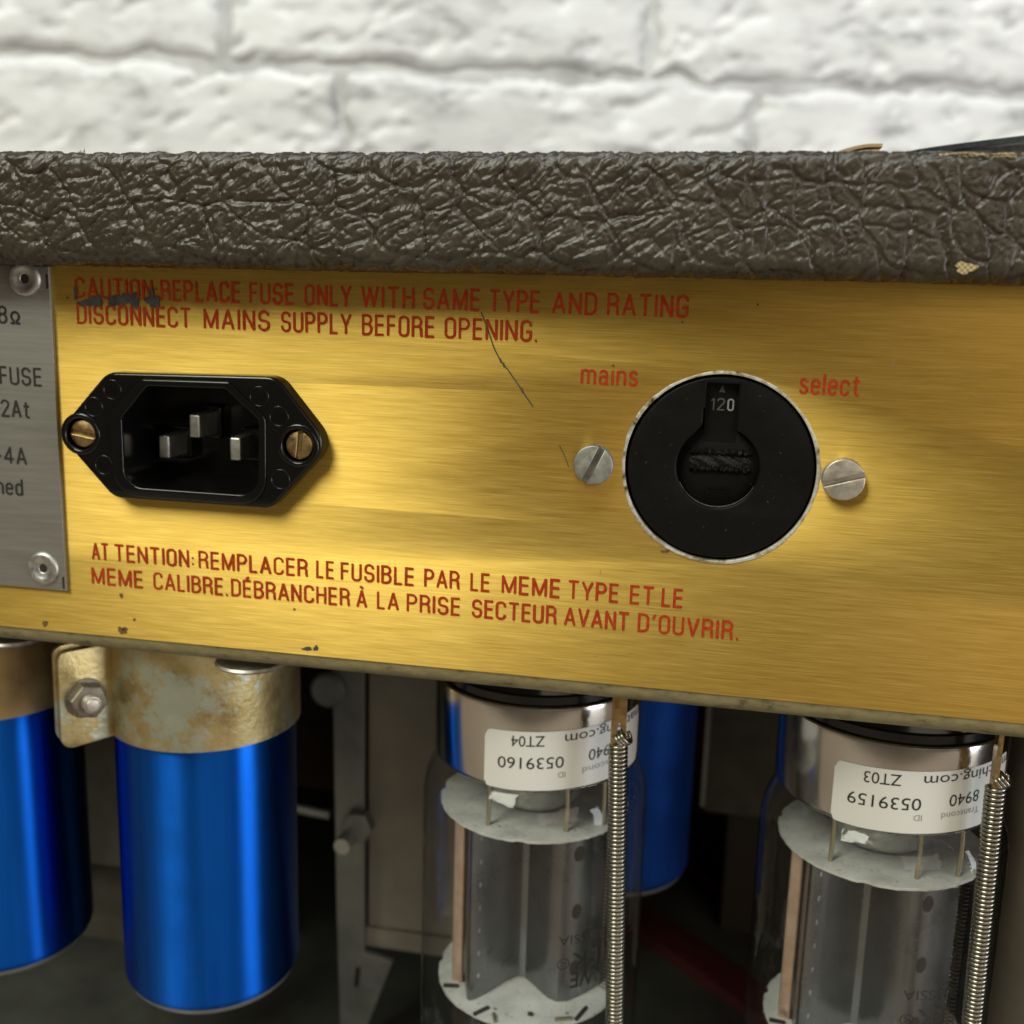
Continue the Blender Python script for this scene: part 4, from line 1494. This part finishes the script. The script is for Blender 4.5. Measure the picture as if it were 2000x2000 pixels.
spring((-15.45, 9.4, -14.3), (-11.8, 9.4, -116), "tight steel coil spring beside the valve with label ZT04", False)
spring((47.3, 10.0, -15.0), (49.4, 10.0, -116), "tight steel coil spring beside the valve with label ZT03", True)

# ------------------------------------------------------------------ transformers and brackets behind
tf = thing("output_transformer", "dusty grey steel transformer with bolted bracket behind the valves", "transformer", (-72, 100, -141.9))
MB().box(-85.9, -40, 84.0, 150, -110.5, -3.6).obj("core", M['steel'], tf)
MB().box(-86.3, -40, 82.9, 83.95, -111.0, -105.5).obj("core_edge", M['steel'], tf)
br = MB().plate([(-94.4, -3.0), (-85.7, -3.0), (-85.7, -110.6), (-77.8, -112.2), (-87.9, -141.8), (-92.2, -141.8), (-93.2, -100)], [], 79.0, 80.6, .3).obj("bracket", M['steel_cool'], tf, 30)
MB().plate(circle(-86.8, -119, 1.3, 16) if False else roundpoly([(-88.4, -121), (-87.0, -121), (-86.4, -115), (-87.8, -115)], .6, 4), [], 78.9, 79.4).obj("bracket_slot", M['hole'], br, 0)
hexa = [(-86.6 + 4.2 * math.cos(math.radians(60 * i)), -73.5 + 4.6 * math.sin(math.radians(60 * i))) for i in range(6)]
mb = MB().plate(hexa, [], 75.5, 79.0, .5)
mb.obj("nut", M['steel_cool'], br, 30)
MB().tube([(-88.6, 79, -76.0), (-88.6, 70.5, -76.0)], 2.1, 20).obj("bolt", M['alu'], br, 40)
MB().disc_y([(4.6, 79), (4.6, 77.2), (3.8, 76.4), (0, 76.4)], (-94.6, -37.5), 32).obj("washer", M['steel_cool'], br, 40)
MB().tube([(-96, 82, -74), (-135, 84, -72)], 1.3, 12).obj("tie_rod", M['steel_cool'], tf, 60)
tf2 = thing("choke_transformer", "dark olive transformer block between the two left capacitors", "transformer", (-160, 110, -141.9))
MB().box(-205, -137, 92, 150, -103.5, -3.6).obj("core", M['dark_steel'], tf2)
MB().box(-207, -135, 112, 130, -141.9, -103.6).obj("mounting_frame", M['dark_steel'], tf2)
tf3 = thing("mains_transformer", "dark transformer block deep in the cabinet between the valves", "transformer", (25, 170, -141.9))
MB().box(0.5, 75, 140, 215, -89, -3.6).obj("core", M['dark_steel'], tf3)
MB().box(-1.0, .3, 138.5, 215, -87, -3.6).obj("core_edge", M['steel_cool'], tf3)
MB().box(8, 70, 165, 200, -141.9, -89.1).obj("mounting_frame", M['hole'], tf3)
MB().tube([(88, 120, -141.9), (88, 120, -3.2)], 9, 24).obj("pillar", M['steel'], tf3, 60)


def strap(pts, hw, label):
    """flat webbing lying on the cabinet floor"""
    mb = MB()
    vs, fs = [], []
    P = [Vector(p) for p in pts]
    for i, p in enumerate(P):
        t = (P[min(i + 1, len(P) - 1)] - P[max(0, i - 1)]).normalized()
        s2 = Vector((-t.y, t.x, 0)) * hw
        for off, up in ((-1, 0), (-.8, 2.6), (0, 3.4), (.8, 2.6), (1, 0)):
            q_ = p + s2 * off
            vs.append((q_.x, q_.y, -141.95 + up + p.z))
    for i in range(len(P) - 1):
        for j in range(4):
            fs.append((5 * i + j, 5 * i + 5 + j, 5 * i + 6 + j, 5 * i + 1 + j))
    o = mb.add(vs, fs).obj("red_strap", M['red_strap'], None, 40)
    return tag(o, label, "strap", "red straps on the cabinet floor")


strap([((-52 + 7 * i) * 1.061, -175 + (351 - 6.6 * i) * 1.061, 0) for i in range(20)], 7.5, "dark red strap on the cabinet floor, nearer one")
strap([((-16 + 7 * i) * 1.061, -175 + (373 - 8.0 * i) * 1.061, 0) for i in range(18)], 5.3, "dark red strap on the cabinet floor, farther one")
